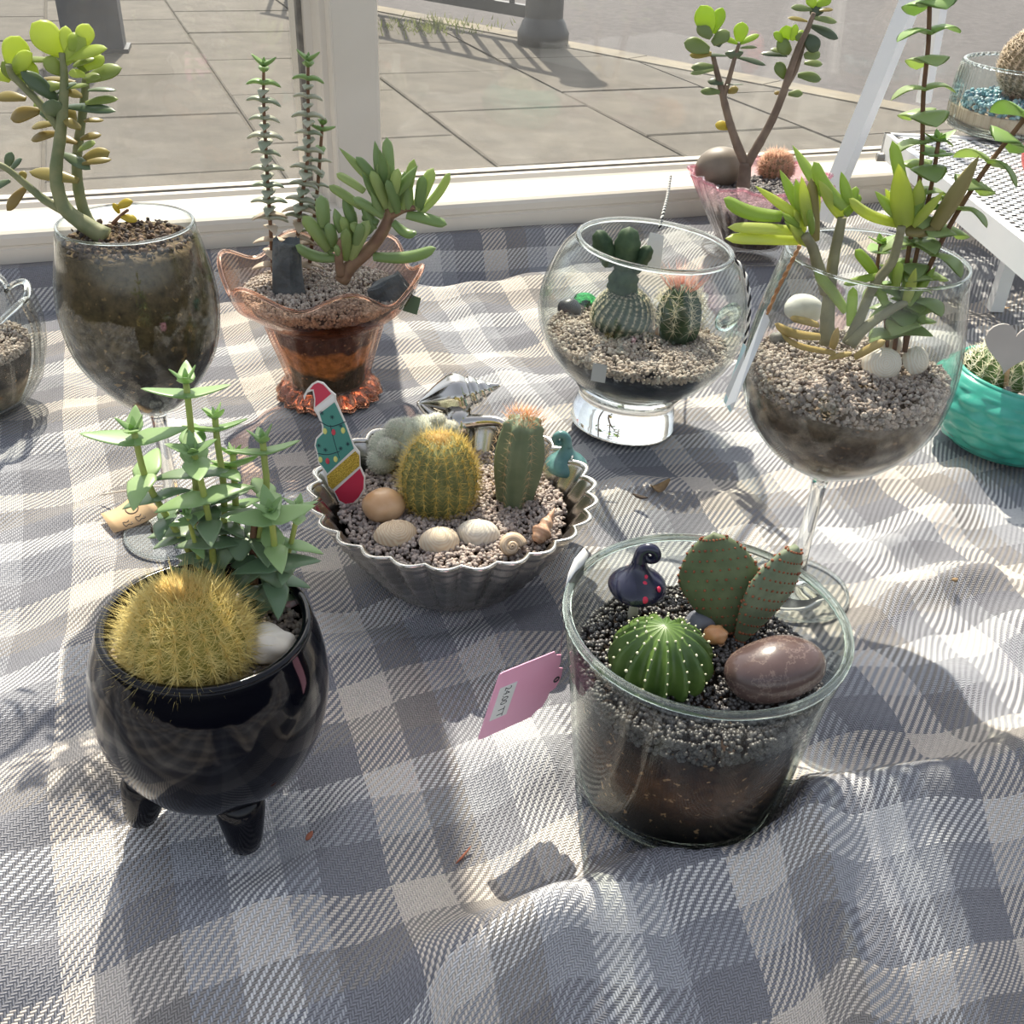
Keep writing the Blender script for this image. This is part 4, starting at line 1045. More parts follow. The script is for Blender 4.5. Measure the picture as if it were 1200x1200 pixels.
# festive cactus pick
def festive_pick():
    ft = at(412, 590, ZS); topc = atY(372, 450, ft.y + .5)
    root = thing('cactus_pick', 'flat painted cactus-shaped pick with red hat and string of lights', 'ornament', ft)
    za = Vector((0, .12, 1)).normalized(); xa = Vector((1, -.1, 0)).normalized(); ya = za.cross(xa).normalized(); xa = ya.cross(za)
    def L(px, py):      # frame point -> card coordinates
        v = ray(px, py); n = ya; t = (Vector(ft) - Vector(EYE)).dot(n) / Vector(v).dot(n); p = Vector(EYE) + Vector(v) * t - Vector(ft); return (p.dot(xa), p.dot(za))
    Mt = Matrix((xa, ya, za)).transposed()
    cx = lambda pts: [L(350 + x / 6, 420 + y / 6) for x, y in pts]
    outline = cx([(330, 1030), (280, 1005), (250, 930), (215, 905), (190, 850), (165, 760), (140, 735), (128, 660), (112, 610), (122, 560), (165, 515), (165, 470), (135, 400), (108, 360), (112, 290), (100, 225), (60, 240), (40, 290), (35, 260), (60, 215), (90, 180), (130, 158), (175, 170), (225, 225), (262, 255), (262, 290), (300, 380), (335, 460), (365, 540), (390, 610), (430, 660), (435, 760), (468, 830), (465, 920), (440, 970), (390, 1015)])
    whitew = mat('white_painted_wood', (232, 226, 216), rough=.6)
    MB().slab(outline, -.06, .06, Mt).build('board', whitew, root, smooth=False)
    def face(name, pts, c, off=-.075, m=None, parent=root):
        return MB().slab(cx(pts), off, -.055, Mt).build(name, m or mat(name + '_paint', c, rough=.5), parent, smooth=False)
    face('hat', [(118, 340), (120, 280), (108, 215), (80, 215), (110, 180), (140, 168), (175, 182), (232, 245)], (206, 62, 84))
    face('hat_band', [(118, 350), (135, 375), (255, 295), (250, 255)], (238, 236, 230), -.085)
    gb = face('cactus_paint', [(150, 385), (255, 305), (295, 390), (330, 465), (390, 630), (205, 805), (175, 760), (150, 735), (138, 660), (122, 610), (132, 565), (178, 520), (178, 475)], (74, 142, 128))
    glit = NT('gold_glitter'); q = glit.noise(glit.obj(), 2500, 1); glit.done(glit.principled(glit.ramp(q, [(.4, lin((150, 120, 30))), (.6, lin((236, 206, 96)))]), .35, .6, .5))
    face('glitter_band', [(200, 822), (400, 648), (428, 680), (430, 752), (240, 918), (212, 890)], None, -.085, glit.m)
    face('pot_paint', [(256, 932), (432, 772), (460, 835), (456, 915), (425, 970), (385, 1010), (335, 1020), (290, 995)], (196, 48, 74), -.08)
    ink = mat('black_ink', (32, 44, 60), rough=.6)
    for a, b, c3 in (((150, 440), (230, 475), (335, 440)), ((135, 665), (210, 672), (290, 650)),):
        P = [L(350 + p[0] / 6, 420 + p[1] / 6) for p in (a, b, c3)]
        Q = smooth_prof(P, 6); MB().tube([Mt @ Vector((x, -.08, z)) for x, z in Q], .022, 5).build('wire', ink, gb)
    P = [L(350 + p[0] / 6, 420 + p[1] / 6) for p in ((225, 465), (250, 570), (290, 700))]
    MB().tube([Mt @ Vector((x, -.08, z)) for x, z in smooth_prof(P, 5)], .016, 5).build('crease', ink, gb)
    yl = mat('yellow_bulb', (222, 222, 128), rough=.4); rdm = mat('red_bulb', (206, 70, 84), rough=.4)
    for k, (x, y, m) in enumerate([(188, 508, yl), (248, 515, rdm), (315, 503, yl), (156, 708, yl), (206, 718, rdm), (262, 705, yl)]):
        px_, pz_ = L(350 + x / 6, 420 + y / 6)
        MB().ell(Mt @ Vector((px_, -.085, pz_)), (.12, .19, .03), Mt @ Matrix.Rotation(PI / 2, 3, 'X'), 12, 6).build('bulb', m, root)
    for k, (x, y) in enumerate([(238, 410), (145, 610), (190, 640), (298, 630), (348, 598), (165, 380), (300, 470)]):
        px_, pz_ = L(350 + x / 6, 420 + y / 6); mb = MB()
        for j in range(4):
            a = PI * j / 4; d = Vector((math.cos(a), 0, math.sin(a))) * .13; c0 = Vector((px_, -.08, pz_)); mb.tube([Mt @ (c0 - d), Mt @ (c0 + d)], .012, 4)
        mb.build('prickle', ink, gb)
    MB().box(Mt @ Vector((-.2, .1, -.4)), (.35, .15, 1.6), Mt).build('stick', mat('bare_wood', (206, 176, 136), (190, 158, 118), 60, .8), root, smooth=False)
festive_pick()
# ================================================================== wine glass with jade plant
W1 = Vector((-20.5, 51.8, 0))
def wineglass(name, label, loc, rim, zr, mx, zm, zb, foot, cat='glass', thick=.12, rot=(0, 0, 0)):
    root = thing(name, label, cat, loc, rot)
    outer = smooth_prof([(.35, zb), (1.3, zb + .25), (mx * .62, zb + (zm - zb) * .28), (mx * .9, zb + (zm - zb) * .62), (mx, zm), (mx * .975, zm + (zr - zm) * .4), (rim, zr)], 6)
    rin = vessel(root, outer, thick, .35, M['glass'], M['glass_solid'], .085, 64)
    st = smooth_prof([(0, .12), (foot * .93, .05), (foot, .14), (foot * .96, .26), (foot * .5, .42), (.9, .8), (.5, 1.6), (.4, zb * .5), (.42, zb - .8), (.6, zb - .1), (.3, zb + .12)], 4)
    kf = next(i for i, q in enumerate(st) if q[1] > .4)
    MB().lathe([(max(r, 0), z) for r, z in st[:kf + 1]], 48).build('foot', M['glass'], root)
    MB().lathe([(foot - .06 + .09 * math.cos(a), .15 + .09 * math.sin(a)) for a in [2 * PI * k / 10 for k in range(10)]], 64, closed=True).build('foot_edge', M['glass_solid'], root)
    MB().lathe([(0, .45)] + [(max(r, 0), z) for r, z in st[kf:]], 48).build('stem', M['glass_solid'], root)
    return root, rin
lw, rinW1 = wineglass('wine_glass', 'stemmed wine glass packed with soil holding the jade plant', W1, 3.42, 19.1, 4.15, 14.2, 8.4, 3.15)
lay2 = layered_soil('soil_in_wine_glass', [(0, (70, 72, 78)), (.15, (52, 52, 52)), (.35, (58, 50, 38)), (.6, (84, 72, 46)), (.85, (96, 80, 54)), (1, (104, 88, 64))], 8.8, 18.4, (150, 122, 80))
tag(fill('potting_soil', rinW1, 8.8, 18.1, lay2, W1, (0, 0, 0), .35, seed=3), 'crumbly mossy soil filling the wine glass under the jade plant', 'soil')
C = []
for k in range(500):
    a = random.uniform(0, 6.28); r = 3.2 * math.sqrt(random.random()); C.append((r * math.cos(a), r * math.sin(a), 18.15 + random.uniform(-.1, .25)))
V, F = grains(np.array(C), .32, .6, .3)
B = rng.uniform(-1, 1, (160, 3)) * [2.3, 2.3, .1] + [0, 0, 18.25]; D = rng.normal(size=(160, 3)) * [1, 1, .35] + [0, 0, .2]
V2, F2 = spines(B, D, rng.uniform(.3, .9, 160), .03)
o = np_obj('soil_crumbs', np.concatenate([V, V2]), np.concatenate([F, F2 + len(V)]), stone_mat('soil_crumb', [(52, 40, 32), (78, 60, 46), (104, 82, 62), (40, 32, 28), (128, 102, 76)], .9), loc=W1, kind='stuff')
tag(o, 'loose dark soil crumbs and roots at the wine glass mouth', 'soil')
jade_hi = leaf_mat('jade_leaf_bright', (176, 196, 82), (200, 214, 106), (232, 242, 104), .5, .35)
jade_mid = leaf_mat('jade_leaf_green', (132, 150, 78), (160, 174, 96), (200, 214, 90), .4, .35)
jade_dk = leaf_mat('jade_leaf_grey', (84, 104, 72), (112, 128, 92), (120, 150, 70), .15, .28)
jade_br = leaf_mat('jade_leaf_bronze', (148, 128, 70), (168, 156, 84), (214, 176, 84), .3, .35)
jade_stem = mat('jade_stem', (112, 122, 84), (140, 140, 100), 110, .6, bump=.3, bscale=200)
YJ = 52.0
jd = thing('jade_plant', 'jade plant with round fleshy leaves growing from the soil-filled wine glass', 'plant', at(115, 272, 18.2))
pstem(jd, [(124, 278), (98, 262), (76, 244), (67, 218), (66, 195), (70, 165), (73, 135), (75, 110), (75, 85), (73, 62)], [13, 11, 9.5, 8.5, 8, 7.5, 7, 6, 5, 4.5], ys(10, 51.4, 51.8), jade_stem, 'stem', 10, .06)
pstem(jd, [(112, 270), (100, 252), (92, 222), (90, 190), (93, 160), (97, 130), (100, 100), (101, 78)], [8, 7.5, 7, 6.5, 6, 5.5, 5, 4.5], ys(8, 52.6, 53.4), jade_stem, 'stem', 10, .06)
pstem(jd, [(80, 250), (52, 234), (28, 214), (5, 196), (-22, 186)], [7, 6, 5, 4.5, 4], ys(5, 51.6, 51.0), jade_stem, 'branch', 8, .05)
pstem(jd, [(69, 150), (50, 125), (30, 104), (14, 88), (10, 76)], [6, 5.5, 5, 4.5, 4], ys(5, 51.8, 51.2), jade_stem, 'branch', 8, .05)
for b, t, w, mm, f, dY in [
    ((73, 62), (37, 27), 31, jade_hi, .8, -.6), ((14, 80), (23, 42), 27, jade_hi, .85, .2), ((94, 56), (104, 28), 19, jade_hi, .8, .3), ((76, 70), (126, 57), 19, jade_hi, .45, -.4), ((101, 94), (143, 80), 20, jade_mid, .5, .3),
    ((78, 62), (77, 30), 14, jade_hi, .7, .5), ((84, 60), (92, 38), 16, jade_hi, .6, .6), ((103, 106), (137, 106), 10, jade_dk, .2, .2), ((100, 121), (139, 116), 13, jade_mid, .4, .3), ((78, 125), (136, 131), 15, jade_dk, .45, -1.0), ((98, 142), (122, 141), 9, jade_br, .3, .4),
    ((94, 163), (119, 158), 11, jade_br, .4, .3), ((95, 190), (129, 178), 17, jade_br, .6, .2), ((96, 192), (131, 187), 10, jade_br, .4, .5), ((73, 180), (106, 199), 14, jade_dk, .5, -.6), ((92, 212), (34, 201), 17, jade_br, .5, .2), ((68, 156), (36, 164), 13, jade_br, .5, .1), ((62, 146), (37, 149), 12, jade_br, .5, .5),
    ((46, 130), (12, 139), 18, jade_br, .6, 0), ((30, 116), (-6, 113), 15, jade_br, .5, .2), ((12, 94), (-14, 82), 15, jade_hi, .6, 0), ((68, 117), (24, 84), 19, jade_dk, .6, -.7), ((70, 72), (18, 70), 11, jade_mid, .35, .3), ((75, 86), (50, 69), 18, jade_mid, .7, -.5),
    ((100, 88), (80, 86), 12, jade_hi, .5, -.3), ((64, 138), (62, 116), 22, jade_dk, .9, -.8), ((30, 100), (18, 70), 20, jade_mid, .8, .3), ((34, 108), (38, 72), 16, jade_hi, .5, .6), ((30, 220), (8, 247), 13, jade_br, .5, -.3), ((8, 196), (14, 178), 10, jade_dk, .6, .2), ((12, 200), (26, 186), 9, jade_dk, .5, -.2),
    ((12, 212), (-8, 221), 10, jade_dk, .5, 0), ((26, 212), (28, 200), 9, jade_br, .3, .2), ((-15, 190), (-22, 170), 12, jade_mid, .6, 0), ((88, 96), (48, 92), 10, jade_br, .3, .5), ((78, 104), (104, 100), 10, jade_mid, .3, -.4), ((86, 148), (78, 124), 14, jade_br, .6, .5), ((90, 168), (64, 160), 12, jade_br, .4, .3), ((58, 140), (42, 118), 14, jade_mid, .5, .5), ((100, 84), (90, 66), 14, jade_mid, .6, .5), ((86, 78), (112, 68), 12, jade_mid, .3, .4), ((72, 66), (54, 44), 18, jade_hi, .7, .4), ((98, 90), (118, 92), 13, jade_mid, .5, -.5), ((74, 100), (46, 104), 14, jade_mid, .5, -.5), ((96, 112), (76, 108), 13, jade_br, .5, -.5), ((72, 132), (46, 134), 14, jade_dk, .5, -.6), ((95, 150), (74, 142), 13, jade_br, .5, -.4), ((92, 176), (112, 168), 13, jade_mid, .5, -.5), ((14, 84), (38, 62), 18, jade_hi, .7, -.3), ((20, 94), (2, 72), 16, jade_mid, .7, -.4), ((100, 80), (122, 66), 16, jade_hi, .6, .5), ((76, 74), (100, 44), 17, jade_hi, .7, .3), ((66, 110), (90, 98), 13, jade_dk, .4, -.7)]:
    pleaf(jd, 'jade', mm, b, t, w * 1.12, YJ + random.uniform(-.3, .5), dY, f, .32)
bj = thing('seedling', 'tiny yellow-leaved seedling sprouting in the wine glass soil', 'plant', at(150, 262, 18.3))
pstem(bj, [(132, 262), (142, 252), (150, 246)], [2.5, 2, 2], ys(3, 50.8, 50.6), brown_stem)
yel = leaf_mat('yellow_leaf', (196, 172, 48), (206, 186, 66), (230, 210, 60), .35)
for b, t, w in [((138, 243), (156, 236), 12), ((142, 254), (161, 259), 11), ((140, 250), (132, 238), 7)]: pleaf(bj, 'jade', yel, b, t, w, 50.7, -.1, .6, .5)
# brown paper tag on the foot
kraft = mat('kraft_paper', (214, 182, 140), (202, 168, 126), 40, .8)
tg0 = at(150, 604, .5)
kt = thing('kraft_tag', 'curled brown paper tag on string at the wine glass foot', 'tag', tg0)
K4 = [at(118, 602, .7), at(162, 572, 1.2), at(190, 600, .9), at(133, 624, .25)]
mb = MB(); vs = []
for i in range(9):
    q = i / 8; a = K4[0].lerp(K4[1], q) + Vector((0, 0, -.35 * math.sin(PI * q))); b = K4[3].lerp(K4[2], q) + Vector((0, 0, -.2 * math.sin(PI * q))); vs += [rel(kt, a), rel(kt, b)]
mb.add(vs, [(2 * i, 2 * i + 1, 2 * i + 3, 2 * i + 2) for i in range(8)])
kc = mb.build('card', kraft, kt); sm = kc.modifiers.new('t', 'SOLIDIFY'); sm.thickness = .0005; sm.offset = 0
ring = []
pcv = lambda u, v: rel(kt, (K4[0].lerp(K4[1], u) + Vector((0, 0, -.35 * math.sin(PI * u)))).lerp(K4[3].lerp(K4[2], u) + Vector((0, 0, -.2 * math.sin(PI * u))), v) + Vector((0, 0, .05)))
ink2 = mat('grey_ink', (92, 84, 74), rough=.8)
MB().tube([pcv(.62 + .13 * math.cos(a), .35 + .2 * math.sin(a)) for a in [2 * PI * k / 16 for k in range(17)]], .035, 5).build('lettering', ink2, kc)
for u0 in (.35, .62):
    MB().tube([pcv(u0 + .08 * math.cos(a), .8 + .1 * math.sin(a) + .05 * math.sin(3 * a)) for a in [5.5 * k / 12 for k in range(13)]], .03, 5).build('lettering', ink2, kc)
MB().tube([rel(kt, p) for p in smooth_prof([tuple(at(118, 580, .9)), tuple(at(140, 576, 1.1)), tuple(at(162, 573, 1.25)), tuple(at(185, 570, 1.3)), tuple(at(206, 572, 1.3))], 4)], .07, 6).build('string', mat('cotton_string', (222, 210, 192), rough=.9), kt)

# ================================================================== peach glass vase
O1 = Vector((-14.5, 71.2, 0))
ov = thing('peach_vase', 'peach-orange pressed glass vase with a wavy petal rim', 'vase', O1)
oo = smooth_prof([(2.6, 0), (3.6, .05), (3.75, .6), (3.3, 1.2), (3.15, 1.8), (3.5, 3.2), (4.05, 5.0), (4.5, 6.4), (5.4, 7.2), (6.4, 8.1), (6.9, 9.1), (7.15, 9.9)], 5)
def petal(th, r, z, k):
    w = min(1, max(0, (z - 6.6) / 3.2)); c = math.cos(6 * th + .4); lower = 1 + .035 * abs(math.sin(9 * th)) * (1 if z < 6.4 else 0) + (.06 * math.sin(18 * th) if z < 1.3 else 0)
    return r * lower * (1 + .05 * w * c), z + w * (.75 * c + .25 * math.sin(3 * th))
rinO = vessel(ov, oo, .28, .5, M['glass_orange'], M['glass_orange_solid'], .16, 108, petal)
MB().lathe(smooth_prof([(0, .05), (3.5, .06), (3.7, .55), (3.2, 1.15), (2.6, 1.25), (0, 1.0)], 3), 72, lambda th, r, z, k: (r * (1 + .07 * math.sin(18 * th)), z)).build('foot', M['glass_orange_solid'], ov)
layO = layered_soil('soil_in_peach_vase', [(0, (92, 92, 72)), (.22, (70, 76, 60)), (.3, (196, 150, 84)), (.55, (188, 142, 82)), (.6, (78, 52, 40)), (1, (84, 58, 46))], 1.4, 7.2)
rO = lambda z: rinO(z) - .12
tag(fill('potting_soil', rO, 1.4, 7.4, layO, O1, (0, 0, 0)), 'layered sand and soil inside the peach glass vase', 'soil')
grit('beige_gravel', lambda z: rinO(z) - .45, 7.2, 8.5, .27, beige_grit, O1, (0, 0, 0), 'beige gravel on top of the peach glass vase', 'gravel', .2, dens=1.4)
ZO = 8.6
slate = mat('dark_slate', (76, 80, 82), (106, 110, 110), 60, .8, bump=.9, bscale=90, bdist=.006)
def rock(name, label, foot, r, h, m, rot, seed):
    mb = MB(); vs = []; fs = []; n = 26; nz = 9
    for k in range(nz + 1):
        q = k / nz
        for i in range(n):
            th = 2 * PI * i / n; f = 1 + .25 * mnoise.noise((math.cos(th) * 1.8 + seed, math.sin(th) * 1.8, q * 1.1)) + .16 * mnoise.noise((th * 5.5, seed, q * .9)); rr = (1 - .22 * q)
            top = h * (1 + .14 * mnoise.noise((th * 1.6, seed, 3.3)) + .12 * mnoise.noise((th * 6, seed, 1.0)))
            vs.append((r[0] * f * rr * math.cos(th), r[1] * f * rr * math.sin(th), -.5 + (top + .5) * q))
    for k in range(nz):
        for i in range(n): j = (i + 1) % n; fs.append((k * n + i, k * n + j, (k + 1) * n + j, (k + 1) * n + i))
    fs.append(tuple(nz * n + i for i in range(n)))
    o = mb.add(vs, fs).build(name, m, loc=foot, rot=rot, smooth=False); return tag(o, label, 'stone')
rock('slate_stone', 'upright charred-looking grey slate stone in the peach vase', at(338, 345, ZO - .3), (1.15, .8), 4.0, slate, (0, .06, .2), 1)
rock('slate_stone', 'half-buried angled slate stone against the peach vase rim', at(460, 350, ZO - .2), (1.6, .7), 1.5, slate, (0, -.5, .3), 4)
# tall beaded succulent
bt_leaf = leaf_mat('button_leaf', (150, 164, 138), (196, 196, 174), (190, 190, 120), .25, .4)
bt_top = leaf_mat('button_leaf_young', (128, 164, 96), (150, 182, 110), (180, 210, 100), .3, .4)
bt_dry = leaf_mat('button_leaf_dry', (196, 176, 152), (214, 198, 172), (220, 190, 150), .25, .6)
bs = thing('beaded_succulent', 'tall thin succulent stems strung with stacked leaf pairs in the peach vase', 'plant', at(335, 318, ZO))
def bstem(tr, Y, n, ph, L0=1.3, L1=1.05):
    P = pstem(bs, tr, [2.8, 2.6, 2.4, 2.2, 2][:len(tr)], Y, brown_stem)
    k = max(1, int(n * .3))
    cut = .32
    Pm = [P[0].lerp(P[1], 0)] + P[1:]
    decussate(bs, Pm, n, L0, L1, .8, bt_leaf, bt_top, .32, .0, ph, t0=.28, kind='button', top_scale=.9)
    low = [P[0], P[0].lerp(P[1], .6), P[1]]
    decussate(bs, low, max(5, k), L0 * 1.1, L0 * 1.1, .8, bt_dry, bt_dry, .2, .2, ph + .3, top=False, t0=.12, kind='button')
bstem([(320, 318), (316, 250), (312, 185), (309, 120), (309, 76)], ys(5, 71.6, 71.8), 19, .12)
bstem([(345, 318), (352, 245), (361, 180), (361, 120), (361, 70)], ys(5, 72.6, 73.4), 19, .0)
bstem([(362, 316), (368, 260), (373, 210), (376, 170), (378, 145)], ys(5, 73.6, 74.2), 10, .3, 1.2, .9)
# finger-leaved succulent
fg = leaf_mat('finger_leaf', (122, 150, 94), (156, 180, 118), (190, 212, 104), .32, .35)
fg2 = leaf_mat('finger_leaf_light', (152, 174, 106), (180, 198, 128), (210, 226, 112), .38, .38)
fs_ = thing('finger_succulent', 'green finger-leaved succulent with thick curved stem in the peach vase', 'plant', at(402, 330, ZO))
q = lambda x, y: (240 + x / 3.75, 40 + y / 3.75)
trunk = mat('brown_trunk', (124, 94, 76), (146, 118, 92), 90, .7, bump=.4, bscale=160)
pstem(fs_, [q(600, 1085), q(640, 1020), q(720, 950), q(780, 870), q(812, 790), q(800, 720)], [10, 9.5, 8.5, 8, 7, 5], ys(6, 70.2, 70.6), trunk)
pstem(fs_, [q(600, 1060), q(590, 1000), q(590, 950), q(600, 900)], [7, 6, 5, 4], ys(4, 70.0, 69.6), trunk, 'branch')
pstem(fs_, [q(812, 800), q(870, 770), q(930, 760)], [6, 5.5, 4.5], ys(3, 70.5, 70.2), trunk, 'branch')
for b, t, w, kd, mm, dY in [((790, 690), (583, 505), 46, 'spear', fg2, .3), ((770, 660), (664, 538), 40, 'spear', fg, .1), ((780, 660), (745, 470), 44, 'spear', fg, .8), ((800, 690), (765, 500), 44, 'spear', fg, -.6), ((815, 680), (800, 452), 46, 'spear', fg, .4), ((780, 750), (678, 608), 46, 'spear', fg, -.6),
    ((830, 710), (952, 582), 52, 'spear', fg, -.6), ((870, 770), (920, 548), 42, 'spear', fg2, .5), ((930, 770), (1005, 588), 52, 'spear', fg2, .2), ((945, 785), (1078, 608), 40, 'finger_up', fg2, -.2), ((890, 795), (1065, 838), 50, 'finger', fg, -.7), ((830, 830), (930, 880), 44, 'finger_up', fg, -.7),
    ((745, 978), (1018, 940), 54, 'finger_up', fg, -1.2), ((700, 690), (578, 612), 38, 'spear', fg2, .8), ((690, 760), (545, 665), 42, 'spear', fg2, .7), ((800, 720), (802, 545), 36, 'spear', fg2, -.2), ((780, 790), (720, 690), 44, 'spear', fg, -.5), ((760, 830), (690, 800), 40, 'finger', fg, .4), ((850, 740), (880, 620), 40, 'spear', fg, .6),
    ((525, 850), (512, 708), 56, 'finger', fg, .3), ((545, 945), (430, 798), 58, 'spear', fg2, -.2), ((575, 985), (398, 928), 50, 'finger_up', fg, -.8), ((605, 870), (565, 765), 46, 'spear', fg, .3), ((650, 830), (608, 698), 48, 'spear', fg, .6), ((620, 990), (622, 852), 46, 'spear', fg2, -.8), ((640, 985), (722, 818), 56, 'spear', fg2, -.4), ((630, 900), (668, 780), 46, 'spear', fg, .6),
    ((570, 930), (540, 830), 46, 'spear', fg, -.5), ((590, 985), (575, 930), 36, 'finger', fg, -.9), ((690, 880), (760, 830), 46, 'spear', fg, .5), ((650, 930), (600, 800), 40, 'spear', fg2, -.5), ((800, 760), (730, 600), 46, 'spear', fg2, -.9), ((820, 750), (850, 590), 46, 'finger', fg2, -.9), ((850, 780), (800, 640), 44, 'finger', fg, -1.0), ((900, 770), (880, 600), 44, 'finger', fg, .4), ((780, 800), (650, 720), 44, 'finger', fg, -.8), ((700, 900), (640, 830), 44, 'finger', fg2, -.6), ((740, 860), (700, 740), 44, 'finger', fg, .3), ((830, 780), (760, 560), 42, 'finger', fg2, .2), ((940, 770), (960, 620), 44, 'finger', fg, -.5), ((560, 960), (480, 820), 46, 'finger', fg, .4), ((660, 960), (690, 830), 46, 'finger', fg, -.8)]:
    pleaf(fs_, 'finger' if kd == 'spear' and random.random() < .6 else kd, mm, q(*b), q(*t), w * 1.12 / 3.75, 70.2, dY, .55, .8)
o = MB().slab([(-.7, -.5), (.7, -.3), (.5, 1.0), (-.6, .9)], -.04, .04).build('green_label', mat('green_card', (96, 116, 88), rough=.7), loc=atY(480, 360, 70.5), rot=(0, .4, 0), smooth=False)
tag(o, 'small green card label peeking out behind the peach vase', 'label')

# ================================================================== footed fishbowl
F1 = Vector((7.9, 68.2, .3)); F1R = (0, math.radians(4.2), 0)
fb = thing('fishbowl', 'round clear glass fishbowl on a thick glass foot holding three cacti', 'bowl', F1, F1R)
fo = smooth_prof([(.6, 2.55), (2.6, 2.75), (4.7, 3.9), (6.4, 5.7), (7.3, 8.0), (7.2, 10.2), (6.35, 12.4), (5.35, 13.6)], 6)
rinF = vessel(fb, fo, .22, .3, M['glass'], M['glass_solid'], .2, 80)
MB().lathe(smooth_prof([(0, .1), (3.5, .05), (3.8, .3), (3.75, 1.2), (3.55, 2.2), (3.7, 2.7), (4.1, 3.3)], 4) + [(2.4, 2.72), (.5, 2.5), (0, 2.48)], 64).build('foot', M['glass_solid'], fb)
blacksand = mat('black_sand', (36, 38, 44), (58, 60, 66), 260, .8, bump=.6, bscale=400, bdist=.002)
tag(fill('black_sand', rinF, 2.9, 5.7, blacksand, F1, F1R, .2), 'black sand layer under the gravel in the fishbowl', 'sand')
grit('beige_gravel', lambda z: rinF(z) - .14, 6.1, 6.8, .3, beige_grit, F1, F1R, 'beige gravel layer in the glass fishbowl', 'gravel', .3, dens=1.4)
ZF = 7.0
c = at(728, 385, ZF)
mc = thing('pincushion_cactus', 'squat round grey-green pincushion cactus inside the fishbowl', 'cactus', (c.x, c.y, ZF))
ar = ribbed_cactus(mc, 2.25, 3.2, 24, .12, dark_body, twist=.6, prof=lambda q: math.sin(PI * (.2 + .8 * q)) ** .5)
needle_part(mc, ar, 24, [.1 + .048 * k for k in range(18)], 9, (.16, .34), .015, pale_spine, 1.1, 0, 'spines')
c = atY(727, 345, 69.8)
tc = thing('branched_cactus', 'dark green branching cactus with upright stubby arms in the fishbowl', 'cactus', (c.x, c.y, c.z - 2.4))
def arm(p0, p1, r, n=4):
    P0, P1 = atY(*p0, 69.8), atY(*p1, 69.6); mb = MB(); d = P1 - P0; pts = []; rad = []
    nst = 12; vs = []; fs = []; x = d.cross(Vector((0, 1, 0))).normalized(); y = d.normalized().cross(x)
    for k in range(nst + 1):
        qq = k / nst; rr = r * (.75 + .35 * math.sin(PI * min(1, qq * 1.05))) * (1 if qq < .85 else max(.12, 1 - ((qq - .85) / .15) ** 2 * .85)) * (1 + .07 * math.sin(qq * 22))
        for i in range(20):
            a = 2 * PI * i / 20; s = rr * (.72 + .28 * abs(math.cos(2 * a))); vs.append(rel(tc, P0 + d * qq + (x * math.cos(a) + y * math.sin(a)) * s))
    for k in range(nst):
        for i in range(20): j = (i + 1) % 20; fs.append((k * 20 + i, k * 20 + j, (k + 1) * 20 + j, (k + 1) * 20 + i))
    fs.append(tuple(nst * 20 + i for i in range(20)))
    return mb.add(vs, fs).build('arm', dark_body, tc)
arm((727, 350), (733, 312), 1.0); arm((731, 318), (738, 266), .85); arm((716, 310), (700, 270), .65); arm((742, 318), (762, 288), .55); arm((712, 300), (714, 286), .35); arm((738, 320), (726, 275), .4)
c = at(793, 392, ZF)
rc = thing('ferocactus', 'dark ribbed cactus with long reddish spines inside the fishbowl', 'cactus', (c.x, c.y, ZF))
ar = ribbed_cactus(rc, 1.75, 3.9, 9, .32, dark_body, phase=.2, prof=lambda q: math.sin(PI * (.22 + .78 * q)) ** .5)
needle_part(rc, ar, 9, [.3, .42, .53, .63, .73, .82], 9, (.6, 1.3), .022, pale_spine, 1.0, .1, 'spines')
B = []; D = []
for k in range(130):
    a = random.uniform(0, 6.28); r = random.uniform(.2, 1.2); B.append((r * math.cos(a), r * math.sin(a), 3.6)); D.append((r * math.cos(a) * .8, r * math.sin(a) * .8, 1.0))
V, F = spines(B, D, rng.uniform(.8, 2.0, 130), .02); np_obj('crown_spines', V, F, red_spine, rc, kind='stuff')
pebble('black_stone', 'round black stone beside the green glass gem', 'stone', (667, 362), 7.4, (.9, .8, .8), mat('black_stone', (46, 46, 52), (64, 64, 70), 60, .4), (0, 0, 0), .06, 3)
pebble('glass_gem', 'green glass gem resting on the fishbowl gravel', 'gem', (686, 354), 7.5, (.95, .8, .7), solid_glass('green_gem', (.35, .9, .5)), (0, .2, 0), .03, 3)
pebble('wood_chip', 'small brown wood chip in front of the long-spined cactus', 'wood', (775, 385), 7.6, (.35, .3, .9), mat('brown_chip', (150, 108, 66), (176, 134, 88), 90, .8), (.2, .3, 0), .2, 5)
pebble('smoky_pebble', 'smoky glass pebble before the long-spined cactus', 'pebble', (800, 384), 7.7, (.95, .7, .9), mat('smoky_stone', (92, 84, 76), (122, 112, 100), 60, .15, spec=.7), (0, 0, .3), .05, 8)
pebble('clear_pebble', 'clear glass pebble by the fishbowl wall', 'pebble', (853, 372), 7.8, (.8, .7, 1.2), solid_glass('clear_pebble', (.9, .96, .94)), (.1, .5, .2), .04, 6)
o = MB().box((0, 0, 0), (.95, .05, 1.2)).build('clear_sticker', mat('grey_sticker', (172, 170, 162), rough=.5), loc=atY(702, 437, 61.35), rot=(math.radians(-38), math.radians(8), 0), smooth=False)
tag(o, 'small grey sticker square on the fishbowl side', 'sticker')
wht_tag = mat('white_tag_card', (228, 230, 228), (236, 236, 232), 40, .6); bl_tag = mat('pale_blue_card', (176, 206, 210), (190, 214, 216), 40, .6)
